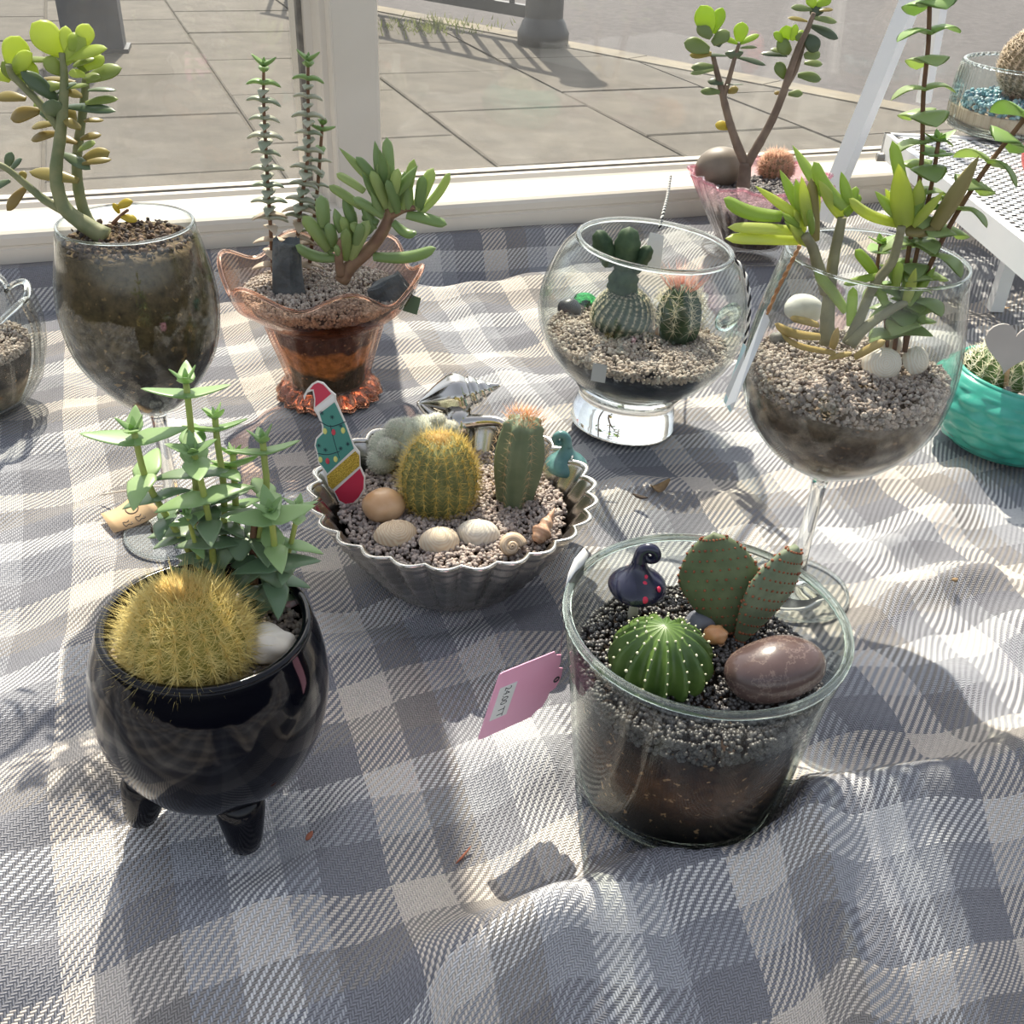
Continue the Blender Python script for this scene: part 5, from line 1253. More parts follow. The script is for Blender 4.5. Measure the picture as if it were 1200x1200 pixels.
def twine(root, P, r, ma, mb_, n=40):
    Q = smooth_prof([tuple(rel(root, p)) for p in P], 8); Q = [Vector(q) for q in Q]
    L = [0]
    for a, b in zip(Q[:-1], Q[1:]): L.append(L[-1] + (b - a).length)
    for k, m in ((0, ma), (1, mb_)):
        pts = []
        N = int(L[-1] / .12)
        for i in range(N + 1):
            d = L[-1] * i / N; j = min(max(int(np.searchsorted(L, d)) - 1, 0), len(Q) - 2); f = (d - L[j]) / max(L[j + 1] - L[j], 1e-6); p = Q[j].lerp(Q[j + 1], f)
            t = (Q[j + 1] - Q[j]).normalized(); x = t.cross(Vector((0, 1, .3))).normalized(); y = t.cross(x); a = d * 6.5 + PI * k
            pts.append(p + (x * math.cos(a) + y * math.sin(a)) * r * .55)
        MB().tube(pts, r * .62, 6).build('strand', m, root)
blk = mat('black_thread', (30, 30, 34), rough=.8); wth = mat('white_thread', (226, 224, 218), rough=.8)
def card_tag(root, pts, m, name='card', th=.03):
    """flat card through four traced points (frame x, y, distance)"""
    P = [rel(root, atY(*p)) for p in pts]; n = (P[1] - P[0]).cross(P[3] - P[0]).normalized() * th
    return MB().add(P + [p + n for p in P], [(0, 1, 2, 3), (7, 6, 5, 4), (0, 4, 5, 1), (1, 5, 6, 2), (2, 6, 7, 3), (3, 7, 4, 0)]).build(name, m, root, smooth=False)
fbt = thing('twine_tag', 'folded white and pale blue tag on black and white twine beside the fishbowl', 'tag', atY(868, 450, 63.5))
card_tag(fbt, [(871, 402, 64.0), (880, 412, 64.0), (856, 484, 62.5), (848, 470, 62.8)], bl_tag)
card_tag(fbt, [(897, 362, 63.0), (902, 375, 63.0), (858, 482, 61.8), (850, 458, 62.4)], wht_tag)
twine(fbt, [atY(861, 303, 66), atY(872, 318, 65.2), atY(878, 345, 64.2), atY(877, 380, 63.8), atY(872, 402, 63.8)], .11, blk, wth)
fbt2 = thing('hanging_tag', 'white tag on black and white twine hanging inside the fishbowl back', 'tag', atY(772, 300, 74.6))
card_tag(fbt2, [(762, 272, 73.0), (778, 276, 73.0), (774, 318, 72.6), (752, 312, 72.6)], wht_tag)
twine(fbt2, [atY(786, 206, 90), atY(782, 230, 82), atY(777, 250, 75.4), atY(773, 268, 73.2)], .11, blk, wth)

# ================================================================== balloon wine glass with finger plant
W2 = Vector((16.7, 48.55, 0))
rw, rinW2 = wineglass('balloon_glass', 'large balloon wine glass with finger-leaved succulent and white shells inside', W2, 4.35, 20.1, 5.25, 13.6, 7.95, 3.2, rot=(0, math.radians(1.0), 0))
W2R = (0, math.radians(1.0), 0)
lay3 = layered_soil('soil_in_balloon_glass', [(0, (150, 122, 98)), (.3, (140, 112, 90)), (.5, (92, 74, 60)), (.75, (96, 80, 66)), (1, (146, 130, 114))], 8.3, 13.6, (150, 118, 90))
tag(fill('potting_soil', rinW2, 8.35, 13.3, lay3, W2, W2R), 'brown fibrous soil inside the balloon wine glass', 'soil')
grit('beige_gravel', rinW2, 12.9, 14.2, .26, pink_grit, W2, W2R, 'grey-beige gravel in the balloon wine glass', 'gravel', .25, dens=1.2)
ZR = 14.4
q = lambda x, y: (840 + x / 3.3333, 150 + y / 3.3333)
fy = leaf_mat('finger_leaf_yellow', (186, 200, 92), (212, 222, 124), (236, 244, 110), .5, .35)
fy2 = leaf_mat('finger_leaf_green', (148, 176, 80), (178, 200, 104), (206, 228, 96), .42, .35)
fbr = leaf_mat('finger_leaf_brown', (136, 124, 76), (158, 146, 92), (150, 140, 60), .15, .5)
grey_stem = mat('grey_green_stem', (128, 124, 96), (150, 146, 112), 100, .7, bump=.3, bscale=180)
fp = thing('finger_plant', 'yellow-green finger-leaved plant with spotted leaves rising from the balloon glass', 'plant', at(980, 405, ZR))
Y2 = 48.6
pstem(fp, [q(430, 840), q(432, 740), q(440, 650), q(455, 520), q(475, 420), q(490, 350)], [10, 9.5, 8.5, 7.5, 7, 6], ys(6, 48.4, 48.4), grey_stem, 'stem', 10, .05)
pstem(fp, [q(430, 640), q(395, 540), q(375, 470), q(345, 420)], [9, 8, 7, 6], ys(4, 48.2, 47.8), grey_stem, 'branch', 10, .05)
pstem(fp, [q(510, 840), q(560, 740), q(610, 620), q(680, 530), q(705, 460), q(722, 385)], [7.5, 7, 6.8, 6.5, 6, 5.5], ys(6, 48.4, 48.0), grey_stem, 'stem', 10, .05)
pstem(fp, [q(520, 850), q(580, 780), q(680, 710), q(740, 680)], [8, 7, 6, 5], ys(4, 48.0, 48.4), grey_stem, 'branch', 8, .05)
for b, t, w, kd, mm, dY in [((250, 345), (26, 275), 62, 'finger_up', fy2, -.2), ((330, 405), (42, 388), 48, 'finger', fy, -.5), ((340, 440), (32, 432), 52, 'finger', fy, -.9), ((330, 350), (140, 232), 44, 'spear', fy, .1), ((345, 350), (238, 165), 48, 'spear', fy2, .7), ((350, 370), (298, 195), 56, 'spear', fy2, .1), ((385, 440), (368, 195), 42, 'finger', fbr, -.2),
    ((350, 450), (265, 385), 52, 'spear', fy, -1.0), ((320, 380), (240, 338), 40, 'spear', fy2, -.6), ((372, 410), (358, 320), 34, 'finger', fy2, -.8), ((360, 380), (325, 185), 46, 'spear', fy, .3), ((345, 400), (285, 320), 44, 'spear', fy, -.5), ((340, 420), (250, 370), 40, 'spear', fy2, -.8), ((370, 380), (395, 230), 46, 'spear', fy, .6),
    ((500, 310), (378, 132), 54, 'finger_up', fy2, .2), ((520, 300), (480, 172), 44, 'spear', fy2, .5), ((420, 260), (292, 75), 46, 'spear', fy2, 1.6), ((490, 345), (380, 205), 60, 'spear', fy, -.3), ((525, 310), (545, 228), 30, 'finger', fy2, .2), ((500, 340), (560, 260), 38, 'finger', fy2, .4),
    ((745, 330), (685, 48), 46, 'finger', fy2, .5), ((738, 385), (692, 130), 92, 'spear', fy, -.2), ((715, 375), (515, 275), 48, 'finger_up', fy, -.8), ((728, 360), (602, 252), 52, 'spear', fy2, -.2), ((775, 350), (792, 192), 56, 'spear', fy, -.1), ((765, 380), (896, 248), 42, 'spear', fy, -.6), ((730, 360), (650, 240), 46, 'spear', fy, .6), ((760, 350), (820, 240), 40, 'spear', fy2, .5),
    ((735, 400), (890, 352), 62, 'finger_up', fbr, -.5), ((850, 390), (1034, 106), 66, 'spear', fbr, -.4), ((625, 580), (540, 475), 48, 'finger', fy2, -.3), ((640, 575), (495, 612), 34, 'finger', fy2, -.7), ((500, 710), (382, 560), 50, 'finger', fy2, -.9), ((522, 770), (532, 620), 38, 'finger', fy2, -.4), ((700, 620), (712, 520), 36, 'finger', fy2, -.4), ((660, 690), (600, 560), 40, 'finger', fy2, .3), ((740, 680), (780, 540), 40, 'spear', fy, -.2), ((745, 690), (860, 540), 40, 'spear', fy2, .2)]:
    pleaf(fp, kd, mm, q(*b), q(*t), w * 1.08 / 3.3333, Y2 + random.uniform(-.3, .4), dY, .55, .7)
dry = leaf_mat('dry_yellow_leaf', (198, 172, 108), (206, 180, 112), (210, 180, 90), .25, .55)
for b, t, w, kd in [((400, 815), (225, 765), 44, 'finger_up'), ((395, 770), (285, 742), 36, 'finger'), ((460, 880), (250, 800), 30, 'finger_hook'), ((540, 895), (660, 830), 40, 'finger'), ((450, 860), (480, 770), 36, 'spear'), ((440, 900), (530, 880), 28, 'finger')]:
    pleaf(fp, kd, dry, q(*b), q(*t), w / 3.3333, 46.6, -.6, .5, .7)
# tall perforated-leaf succulent in the same glass
tp_leaf = leaf_mat('stacked_leaf', (150, 172, 116), (182, 198, 146), (216, 236, 130), .5, .38)
tp_top = leaf_mat('stacked_leaf_young', (150, 184, 108), (166, 198, 120), (190, 220, 100), .4, .38)
ts = thing('stacked_succulent', 'tall succulent with broad leaf pairs threaded on brown stems in the balloon glass', 'plant', at(1050, 402, ZR))
def tstem(tr, Y, n, L0, L1, ph, rpx, t0=.2, top=True, wr=1.1):
    P = pstem(ts, tr, rpx, Y, brown_stem); decussate(ts, P, n, L0 * 1.18, L1 * 1.18, wr, tp_leaf, tp_top, .13, .0, ph, t0=t0, top=top, jit=.08, kind='broad')
tstem([(1048, 410), (1058, 340), (1070, 260), (1080, 190), (1082, 112), (1088, 50), (1090, -30)], ys(7, 49.2, 50.6), 15, 1.2, 1.35, .05, 3.2, .05, False)
tstem([(1060, 410), (1066, 340), (1078, 280), (1092, 215), (1100, 165)], ys(5, 49.4, 49.6), 7, 1.0, 1.0, .3, 3.0, .1)
tstem([(1060, 412), (1078, 340), (1110, 270), (1150, 205), (1184, 160), (1225, 110)], ys(6, 48.9, 49.6), 11, 1.35, 1.45, .7, 3.4, .12, False)
tstem([(1040, 410), (1036, 360), (1028, 320), (1032, 285)], ys(4, 49.6, 50.0), 5, .9, .9, .2, 2.6, .2)
for b, t, w in [((1060, 370), (1100, 360), 20), ((1058, 385), (1095, 392), 20), ((1055, 345), (1030, 335), 22), ((1070, 355), (1085, 380), 20), ((1062, 350), (1060, 325), 20), ((1048, 360), (1020, 370), 18), ((1064, 330), (1094, 322), 20), ((1050, 330), (1036, 310), 24)]:
    pleaf(ts, 'tri', tp_leaf, b, t, w, 49.0, -.5, .6, .2)
whs = shell_mat('white_scallop', (240, 232, 218), (228, 206, 178))
def mini_shell(label, px, z, w, l, h, rz, tilt):
    return cockle('white_shell', label, px, z, w, l, h, rz, whs, tilt, 9)
mini_shell('large white fan shell leaning on the balloon glass gravel', (1033, 428), 14.6, 1.9, 1.7, .6, .1, (math.radians(55), 0))
mini_shell('chipped white shell against the balloon glass wall', (1072, 424), 14.5, 1.7, 1.5, .55, .7, (math.radians(50), 0))
mini_shell('small pointed white shell behind the fan shells', (1043, 406), 14.9, 1.1, 1.3, .5, .2, (math.radians(55), 0))
pebble('white_cobble', 'white rounded stone behind the finger plant stem in the balloon glass', 'stone', (942, 362), 14.9, (1.2, .9, .85), mat('chalk_stone', (232, 230, 222), (216, 212, 202), 60, .5), (0, .2, .4), .1, 2)
pebble('grey_cobble', 'small grey speckled stone at the balloon glass wall', 'stone', (912, 397), 14.4, (.5, .4, .4), mat('speckled_stone', (140, 134, 126), (100, 96, 92), 200, .6), (0, 0, 0), .1, 3)
bgt = thing('jute_tag', 'plain white tag on brown jute string beside the balloon glass', 'tag', atY(884, 420, 47.0))
card_tag(bgt, [(897, 362, 47.2), (902, 376, 47.0), (862, 470, 45.4), (849, 478, 45.6)], wht_tag)
jute = mat('jute', (170, 122, 82), (194, 148, 104), 200, .9)
twine(bgt, [atY(937, 288, 45.6), atY(925, 312, 46.4), atY(910, 342, 46.9), atY(899, 368, 47.0)], .09, jute, jute)
sl = thing('cotton_thread', 'loose white cotton thread lying on the balloon glass foot', 'thread', at(940, 708, .6))
MB().tube([rel(sl, p) for p in smooth_prof([tuple(at(x, y, .55)) for x, y in ((905, 712), (925, 714), (945, 712), (960, 704), (975, 702))], 4)], .07, 6).build('strand', wth, sl)

# ================================================================== pink ruffled vase by the window
VZ = 2.95
P1 = Vector((22.6, 101.0, VZ))
pv = thing('pink_vase', 'fluted clear glass vase with a pink ruffled rim by the window', 'vase', P1)
po = smooth_prof([(3.2, 0), (4.6, .05), (4.6, .4), (3.4, .8), (3.6, 1.6), (4.8, 3.8), (6.0, 6.0), (6.7, 7.4)], 5)
def ruffle(th, r, z, k):
    w = min(1, max(0, (z - 4.5) / 2.9)); return r * (1 + .035 * math.sin(26 * th) * min(1, z / 1.5) + .035 * w * math.sin(9 * th)), z + w * .26 * math.sin(9 * th + .6)
def pink_fade():
    t = NT('pink_fade_glass'); o = t.obj(); x = t.n('SeparateXYZ'); t.l(o, x.inputs[0]); lw = t.n('LayerWeight'); lw.inputs[0].default_value = .5
    f = t.ramp(t.math('DIVIDE', x.outputs[2], .075), [(.55, (.96, .95, .95)), (1.0, (.95, .74, .79))])
    fac = lw.outputs['Facing']; f5 = t.math('ADD', .06, t.math('MULTIPLY', t.math('POWER', fac, 4.0), .85))
    tr = t.n('BsdfTransparent'); t.l(f, tr.inputs[0]); gl = t.n('BsdfGlossy'); gl.inputs['Roughness'].default_value = .06
    tl = t.n('BsdfTranslucent'); t.l(f, tl.inputs[0]); a = t.n('MixShader'); a.inputs[0].default_value = .10; t.l(tr.outputs[0], a.inputs[1]); t.l(tl.outputs[0], a.inputs[2])
    m = t.n('MixShader'); t.l(f5, m.inputs[0]); t.l(a.outputs[0], m.inputs[1]); t.l(gl.outputs[0], m.inputs[2]); return t.done(m.outputs[0])
pf = pink_fade()
rinP = vessel(pv, po, .25, .9, pf, pf, .17, 156, ruffle)
tag(fill('potting_soil', lambda z: rinP(z) - .35, 1.0, 5.2, soil_m, P1, (0, 0, 0)), 'dark soil inside the pink ruffled vase', 'soil')
grit('grey_gravel', lambda z: rinP(z) - .4, 5.2, 6.0, .42, grey_grit, P1, (0, 0, 0), 'coarse grey gravel in the pink ruffled vase', 'gravel', .2, wall=False, dens=1.5)
ZP = VZ + 6.1
q = lambda x, y: (760 + x / 4, y / 4)
jt = thing('jade_tree', 'small jade tree with two bare brown trunks in the pink vase', 'plant', at(868, 221, ZP))
YP = 100.4
wood = mat('jade_bark', (104, 88, 76), (132, 114, 98), 60, .8, bump=.5, bscale=120)
pstem(jt, [q(440, 895), q(450, 820), q(455, 760)], [9.5, 8.5, 8], YP, wood, 'trunk', 10)
pstem(jt, [q(455, 770), q(420, 690), q(385, 590), q(358, 490), q(340, 410), q(318, 330), q(300, 250)], [6.5, 6, 5.2, 4.8, 4.2, 3.6, 3], ys(7, YP, YP + .6), wood, 'branch', 8, .05)
pstem(jt, [q(352, 450), q(368, 400), q(388, 330), q(410, 250), q(425, 205)], [4, 3.8, 3.2, 2.8, 2.4], ys(5, YP + .4, YP - .2), wood, 'branch', 8, .05)
pstem(jt, [q(458, 775), q(520, 670), q(580, 560), q(630, 440), q(665, 330), q(705, 220), q(745, 140), q(775, 60)], [7, 6.2, 5.6, 5.2, 4.8, 4.4, 3.6, 3], ys(8, YP, YP - .8), wood, 'branch', 8, .06)
pstem(jt, [q(650, 400), q(690, 330), q(715, 250), q(735, 190)], [3.5, 3.2, 3, 2.6], ys(4, YP - .2, YP + .3), wood, 'branch', 8, .05)
jh2 = leaf_mat('jade_tree_bright', (158, 190, 62), (180, 206, 80), (206, 230, 66), .45, .35)
jm2 = leaf_mat('jade_tree_green', (118, 134, 82), (144, 158, 100), (176, 194, 84), .34, .35)
jd2 = leaf_mat('jade_tree_dark', (82, 96, 72), (108, 120, 92), (120, 140, 70), .2, .3)
for b, t, w, mm, f in [((290, 155), (243, 25), 88, jh2, .9), ((297, 155), (348, 35), 58, jh2, .85), ((295, 175), (228, 115), 54, jm2, .8), ((300, 205), (380, 148), 60, jm2, .7), ((285, 235), (165, 200), 68, jm2, .7), ((295, 252), (192, 258), 42, jade_br, .6), ((365, 262), (256, 258), 26, jd2, .35), ((400, 275), (402, 232), 76, jd2, .8), ((415, 268), (550, 306), 34, jd2, .4),
    ((305, 312), (198, 318), 44, jm2, .5), ((305, 325), (195, 346), 40, jm2, .4), ((350, 392), (276, 380), 36, jd2, .5), ((365, 398), (448, 396), 14, jd2, .2), ((335, 432), (242, 428), 36, jm2, .6), ((372, 432), (422, 416), 36, jade_br, .6), ((425, 195), (440, 102), 62, jh2, .9), ((430, 205), (520, 162), 32, jh2, .5), ((420, 205), (348, 178), 30, jh2, .5), ((430, 225), (510, 222), 26, jm2, .3), ((340, 215), (300, 180), 40, jd2, .6),
    ((380, 600), (312, 582), 44, yel, .6), ((645, 190), (645, 118), 58, jh2, .9), ((630, 195), (586, 152), 36, jh2, .6), ((672, 190), (692, 112), 34, jh2, .7), ((690, 190), (725, 140), 30, jh2, .6), ((665, 245), (602, 195), 62, jm2, .75), ((650, 262), (524, 250), 34, jd2, .4), ((640, 365), (598, 292), 50, jm2, .7), ((640, 245), (570, 232), 30, jm2, .4), ((735, 165), (795, 240), 64, jd2, .75), ((730, 295), (816, 302), 38, jm2, .5), ((730, 265), (806, 250), 54, jm2, .6),
    ((700, 352), (810, 372), 48, jm2, .6), ((655, 440), (724, 440), 36, jm2, .6), ((620, 432), (588, 440), 22, jade_br, .5), ((760, 120), (890, 182), 46, jd2, .55), ((775, 85), (884, 104), 36, jm2, .5), ((770, 75), (800, 25), 64, jd2, .7), ((765, 45), (666, 36), 38, jm2, .5), ((785, 25), (858, -5), 46, jh2, .6), ((745, 100), (652, 84), 30, jade_br, .4), ((800, 50), (866, 45), 26, jade_br, .4), ((780, 30), (745, -20), 50, jh2, .6), ((720, 200), (700, 150), 40, jm2, .6)]:
    pleaf(jt, 'jade', mm, q(*b), q(*t), w * 1.12 / 4, YP + random.uniform(-.5, .6), random.uniform(-.5, .5), f, .28)
pebble('egg_stone', 'large smooth brown egg-shaped stone in the pink vase', 'stone', (843, 196), ZP + 1.4, (2.4, 2.0, 1.95), mat('brown_egg_stone', (118, 106, 92), (138, 126, 110), 40, .5), (0, -.2, 0), .04, 2)
c = at(908, 206, ZP)
pc = thing('pink_cactus', 'small round cactus with pink-orange fuzz in the pink vase', 'cactus', (c.x, c.y, ZP - .2))
ar = ribbed_cactus(pc, 1.5, 2.6, 16, .1, mat('olive_body', (112, 104, 72), (136, 124, 86), 90, .7))
needle_part(pc, ar, 16, [.15 + .07 * k for k in range(12)], 14, (.4, .95), .028, mat('pink_orange_spine', (222, 166, 132), (232, 188, 160), 200, .6), .9, .1, 'spines', 3, 1.1, .05)

# ================================================================== white shelf stand with ribbed glass
RK = at(965, 262, 3.0)
rk = thing('shelf_stand', 'white metal folding shelf stand with perforated mesh shelf by the window', 'shelf', RK)
A0 = Vector((34.5, 112.0, 3.4)); 
def bar(p0, p1, w, d, name='leg'):
    P0, P1 = rel(rk, p0), rel(rk, p1); dd = (P1 - P0); Mq = dd.to_track_quat('Z', 'Y').to_matrix()
    return MB().box((P0 + P1) / 2, (w, d, dd.length), Mq).build(name, M['white_metal'], rk, smooth=False)
L0 = at(963, 258, 3.6); L0.z = cloth_at(L0.x, L0.y) + .55; bar(L0, atY(1080, -30, 114.5), 1.9, 1.2)
bar(atY(1082, 120, 116.5), atY(1108, -30, 116.0), 1.2, 1.0)
ZSH = 11.6
SA = at(1036, 158, ZSH); SB = at(1215, 300, ZSH); e = (SB - SA).normalized(); ee = Vector((-e.y, e.x, 0))
if ee.x < 0: ee = -ee
W_, D_ = 26.0, (SB - SA).length + 8
def fr(a, b): return SA + e * a + ee * b
def flat(a0, a1, b0, b1, z0, z1, name):
    mb = MB(); P = [fr(a0, b0), fr(a1, b0), fr(a1, b1), fr(a0, b1)]
    mb.add([rel(rk, (p.x, p.y, z)) for z in (z0, z1) for p in P], [(3, 2, 1, 0), (4, 5, 6, 7), (0, 1, 5, 4), (1, 2, 6, 5), (2, 3, 7, 6), (3, 0, 4, 7)])
    return mb.build(name, M['white_metal'], rk, smooth=False)
flat(0, D_, 0, .6, ZSH - 2.2, ZSH + .25, 'rail'); flat(0, D_, W_ - .6, W_, ZSH - 2.2, ZSH + .25, 'rail'); flat(0, .6, 0, W_, ZSH - 2.2, ZSH + .25, 'rail')
flat(.6, 2.0, .6, W_ - .6, ZSH - .1, ZSH + .05, 'border'); flat(.6, D_, .6, 1.5, ZSH - .1, ZSH + .05, 'border')
mb = MB(); stp = 1.05
for i in range(int(D_ / stp)):
    a = 1.4 + i * stp; P0, P1 = rel(rk, fr(a, 1.2) + Vector((0, 0, 0))), rel(rk, fr(a, W_ - .8)); mb.box((P0 + P1) / 2, ((P1 - P0).length, .5, .12), Matrix.Rotation(math.atan2(ee.y, ee.x), 3, 'Z'))
for i in range(int(W_ / stp)):
    b = 1.4 + i * stp; P0, P1 = rel(rk, fr(1, b)), rel(rk, fr(D_, b)); mb.box((P0 + P1) / 2, ((P1 - P0).length, .5, .12), Matrix.Rotation(math.atan2(e.y, e.x), 3, 'Z'))
mb.build('mesh_shelf', M['white_metal'], rk, smooth=False, kind='stuff')
MB().tube([rel(rk, fr(1.4, -.7) + Vector((0, 0, -2.0))), rel(rk, fr(1.4, .6) + Vector((0, 0, -2.0)))], .45, 12).build('bolt', mat('dull_steel', (150, 148, 144), rough=.4, metal=1.0), rk)
LX = fr(D_ * .45, 7.0); bar(LX + Vector((0, 0, -.6)), Vector((LX.x, LX.y, cloth_at(LX.x, LX.y) + .25)), 1.2, 1.2)
bar(fr(1.5, W_ - .6) + Vector((0, 0, -.5)), Vector((fr(1.5, W_ - .6).x, fr(1.5, W_ - .6).y, cloth_at(fr(1.5, W_ - .6).x, fr(1.5, W_ - .6).y) + .3)), 1.2, 1.2)
gcen = at(1188, 158, ZSH)
RGZ = ZSH + .35
rg = thing('ribbed_tumbler', 'wide ribbed clear glass tumbler on the white shelf', 'glass', (gcen.x, gcen.y, RGZ))
kpx = ppc((gcen.x, gcen.y, RGZ)); RR = 78 / kpx
go = smooth_prof([(RR * .9, 0), (RR * .98, .4), (RR, 2.0), (RR, 4.5), (RR * .97, 6.8)], 4)
rinT = vessel(rg, go, .3, .6, M['glass'], M['glass_solid'], .2, 192, lambda th, r, z, k: (r * (1 + .03 * math.sin(48 * th) * (1 if z < 6.7 else 0)), z))
MB().lathe(smooth_prof([(RR * .5, -.02), (RR * .9, 0), (RR * .98, .5), (RR * .9, .8), (RR * .4, .7)], 3), 64, closed=True).build('base_ring', M['glass_solid'], rg)
tag(fill('potting_soil', lambda z: rinT(z) - .5, .9, 2.2, mat('pale_sand', (186, 172, 150), (150, 132, 110), 50, .9), (gcen.x, gcen.y, RGZ), (0, 0, 0)), 'pale sand inside the ribbed glass tumbler', 'sand')
grit('blue_gravel', lambda z: rinT(z) - .5, 2.2, 3.3, .7, stone_mat('blue_chips', [(90, 168, 184), (60, 130, 152), (150, 204, 212), (190, 220, 222), (74, 150, 170)], .3, .6), (gcen.x, gcen.y, RGZ), (0, 0, 0), 'turquoise blue glass chips in the ribbed tumbler', 'gravel', .2, dens=1.2)
bc = thing('ball_cactus', 'brown-spined ball cactus in the ribbed glass tumbler', 'cactus', (gcen.x + .3, gcen.y, RGZ + 3.6))
ar = ribbed_cactus(bc, 40 / kpx, 7.2, 26, .1, mat('olive_brown_body', (120, 106, 82), (140, 126, 98), 90, .8), twist=.8)
needle_part(bc, ar, 26, [.08 + .06 * k for k in range(15)], 9, (.4, .8), .04, mat('tan_white_spine', (206, 184, 156), (226, 208, 184), 200, .7), 1.2, 0, 'spines')
o = MB().ell((0, 0, 0), (1.6, 1.6, 2.6), None, 20, 14, lambda d: 1 + .06 * math.sin(5 * math.atan2(d.y, d.x))).build('red_ornament', mat('coral_red', (206, 84, 84), (222, 104, 100), 40, .4), loc=Vector(at(1212, 205, ZSH + .2)) + Vector((0, 0, 2.5)))
tag(o, 'coral red rounded ornament standing on the white shelf', 'ornament')
dz = cloth_at(*at(1180, 266, 2.0)[:2]); dpos = at(1180, 268, dz)
o = MB().lathe([(0, .05), (2.2, 0), (2.4, .1), (2.4, .45), (2.1, .5), (1.9, .2), (0, .2)], 32).build('candle_dish', M['white_metal'], loc=(dpos.x, dpos.y, dz + .05)); tag(o, 'small white round dish on the blanket under the shelf stand', 'dish')
cb = thing('power_cable', 'thin white cord looping down beside the shelf stand', 'cord', at(1175, 262, dz + .3))
MB().tube([rel(cb, p) for p in smooth_prof([tuple(atY(1155, 225, dpos.y + 3)), tuple(atY(1158, 245, dpos.y + 1.5)), tuple(at(1168, 258, dz + .4)), tuple(at(1180, 259, dz + .4)), tuple(at(1192, 250, dz + .4))], 5)], .12, 6).build('strand', wth, cb)

# ================================================================== turquoise pot
T1 = Vector((35.9, 67.6, .3))
tq = thing('turquoise_pot', 'turquoise glazed ceramic pot moulded with rounded scales', 'pot', T1, (0, math.radians(4), 0))
tqm = mat('turquoise_glaze', (52, 150, 132), (74, 172, 152), 40, .14, spec=.6)
to = smooth_prof([(3.2, 0), (4.0, .1), (5.2, 1.4), (5.9, 2.8), (5.75, 4.2), (5.2, 5.2), (4.85, 5.5)], 8)
def scales(th, r, z, k):
    if k == 0 or k > len(to): return r, z
    row = math.floor(z / .95); a = th * 16 / (2 * PI) + .5 * (row % 2); fx = (a % 1) - .5; fzv = (z / .95) % 1 - .5
    return r + .28 * max(0, 1 - (fx * fx + fzv * fzv) * 4.2) * (1 if .5 < z < 5 else 0), z
rinQ = vessel(tq, to, .35, .5, tqm, tqm, .2, 160, scales, name='body')
tag(fill('potting_soil', rinQ, .8, 4.4, soil_m, T1, (0, math.radians(4), 0)), 'dark soil inside the turquoise pot', 'soil')
grit('slate_gravel', lambda z: rinQ(z) - .3, 4.2, 4.7, .75, grey_grit, T1, (0, math.radians(4), 0), 'coarse slate-grey chippings in the turquoise pot', 'gravel', .15, wall=False, dens=1.6)
c = at(1168, 448, 4.9)
sc_ = thing('starry_cactus', 'round green cactus with long pale starry spines in the turquoise pot', 'cactus', (c.x, c.y, 4.7))
ar = ribbed_cactus(sc_, 2.5, 3.0, 15, .16, mat('fresh_cactus_green', (72, 104, 52), (98, 126, 66), 90, .55), prof=lambda q: math.sin(PI * (.22 + .78 * q)) ** .55)
needle_part(sc_, ar, 15, [.2 + .1 * k for k in range(8)], 8, (.6, 1.2), .028, mat('ivory_spine', (232, 226, 190), (242, 238, 212), 200, .6), 1.0, .1, 'spines')
hp = thing('heart_pick', 'grey heart on a wooden stick pushed into the turquoise pot', 'ornament', at(1180, 472, 4.6))
hb, ht = atY(1180, 476, hp.location.y / S), atY(1187, 405, hp.location.y / S)
kk = ppc(ht); hx = []
for k in range(40):
    a = 2 * PI * k / 40; hx.append((16 * math.sin(a) ** 3 / 16 * 35 / kk, (13 * math.cos(a) - 5 * math.cos(2 * a) - 2 * math.cos(3 * a) - math.cos(4 * a)) / 16 * 33 / kk))
hd = (ht - hb).normalized(); hpos = rel(hp, ht)
MB().slab(hx, -.08, .08).build('heart', mat('grey_paint_wood', (172, 166, 160), (180, 174, 168), 30, .7), hp, loc=hpos, rot=(math.radians(-6), math.radians(4), 0), smooth=False)
hm = rel(hp, hb + Vector((0, 0, -.5))); Mq = (hpos - hm).to_track_quat('Z', 'Y').to_matrix()
MB().box((hpos + hm) / 2 + Vector((0, .28, -.2)), (.5, .12, (hpos - hm).length), Mq).build('stick', mat('lolly_wood', (206, 172, 136), (192, 156, 118), 60, .8), hp, smooth=False)

# ================================================================== petal bowl at the edge
L1 = Vector((-39.3, 66.5, 0))
lbw = thing('petal_bowl', 'thick clear glass bowl with scalloped petal rim beside the wine glass', 'bowl', L1)
lo_ = smooth_prof([(2.2, 0), (3.2, .15), (4.4, 1.8), (5.2, 4.0), (5.4, 6.2), (5.0, 8.2)], 5)
def petals(th, r, z, k):
    c = abs(math.cos(4 * th + .2)); w = min(1, z / 2.5); return r * (.9 + .14 * w * c ** .6), z + (.9 * (c ** .7 - .6)) * min(1, max(0, (z - 5) / 3))
petal_gl = thin_glass('petal_glass', (.93, .94, .93), (.62, .64, .62))
rinL = vessel(lbw, lo_, .4, .6, petal_gl, M['glass_solid'], .24, 128, petals)
rl_ = lambda z: rinL(z) * .9 - .1
tag(fill('potting_soil', rl_, .7, 4.6, layered_soil('soil_in_petal_bowl', [(0, (196, 182, 158)), (.4, (176, 160, 138)), (.55, (66, 60, 54)), (1, (60, 54, 48))], .7, 4.6), L1, (0, 0, 0)), 'sand and dark soil layered in the petal-rimmed bowl', 'soil')
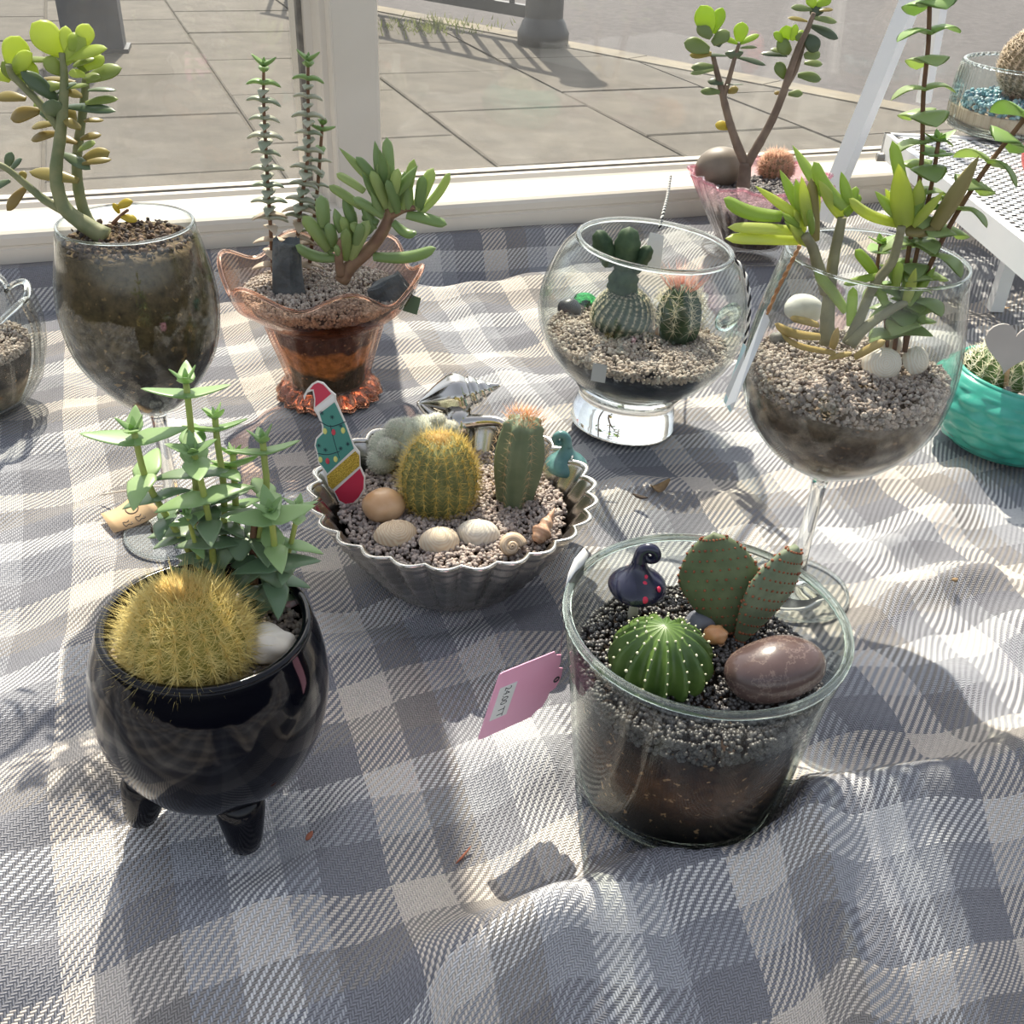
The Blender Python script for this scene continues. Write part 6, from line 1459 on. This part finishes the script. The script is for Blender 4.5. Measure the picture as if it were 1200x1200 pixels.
grit('beige_gravel', rl_, 4.4, 5.2, .3, beige_grit, L1, (0, 0, 0), 'beige gravel inside the petal-rimmed glass bowl', 'gravel', .2, dens=1.2)

# ================================================================== bits fallen on the blanket
def scrap(label, px, py, L, w, m, rz, curl=.5, name='dried_petal'):
    p0 = at(px, py, 0); z = cloth_at(p0.x, p0.y); p = at(px, py, z)
    mb = MB(); vs = []
    for i in range(7):
        a = (i / 6 - .5) * 2; ww = w * (1 - a * a * .8)
        for s in (-1, 1): vs.append((a * L / 2, s * ww / 2, .12 + curl * a * a * L * .3))
    mb.add(vs, [(2 * i, 2 * i + 1, 2 * i + 3, 2 * i + 2) for i in range(6)])
    o = mb.build(name, m, loc=(p.x, p.y, z), rot=(.2, 0, rz)); md = o.modifiers.new('t', 'SOLIDIFY'); md.thickness = .0006; md.offset = 0
    return tag(o, label, 'debris')
drym = mat('dried_leaf', (146, 120, 84), (112, 92, 68), 200, .8); rust = mat('rust_petal', (150, 88, 66), (172, 110, 84), 200, .8)
scrap('curled dry brown leaf between the silver bowl and the fishbowl foot', 771, 574, 1.6, .7, drym, .6, 1.2, 'dried_leaf')
scrap('dry dark twig scrap beside the curled leaf', 750, 584, 1.0, .3, mat('dark_scrap', (70, 58, 50), rough=.9), -.4, .4, 'twig')
scrap('rust-coloured dried petal on the blanket beside the black pot', 362, 982, .5, .25, rust, 1.2)
scrap('thin rusty dried stalk on the sunlit blanket', 542, 1005, 1.1, .1, rust, 1.0, .3)
scrap('pale crumb of bark on a blanket fold', 520, 1079, .4, .3, mat('pale_bark', (206, 192, 166), rough=.9), .4, .1, 'bark_crumb')
scrap('dark seed husk on the blanket fold', 492, 1106, .5, .15, mat('dark_husk', (62, 56, 48), rough=.9), .5, .1, 'seed_husk')
scrap('dry tan straw scrap at the blanket front', 1168, 1182, .9, .2, drym, -1.0, .5, 'straw')
scrap('brown speck of dried leaf on the pale blanket', 1118, 681, .4, .3, drym, .3, .2, 'leaf_speck')
scrap('tiny brown bud scrap behind the turquoise pot', 1178, 363, .7, .4, drym, .2, .6, 'bud_scrap')
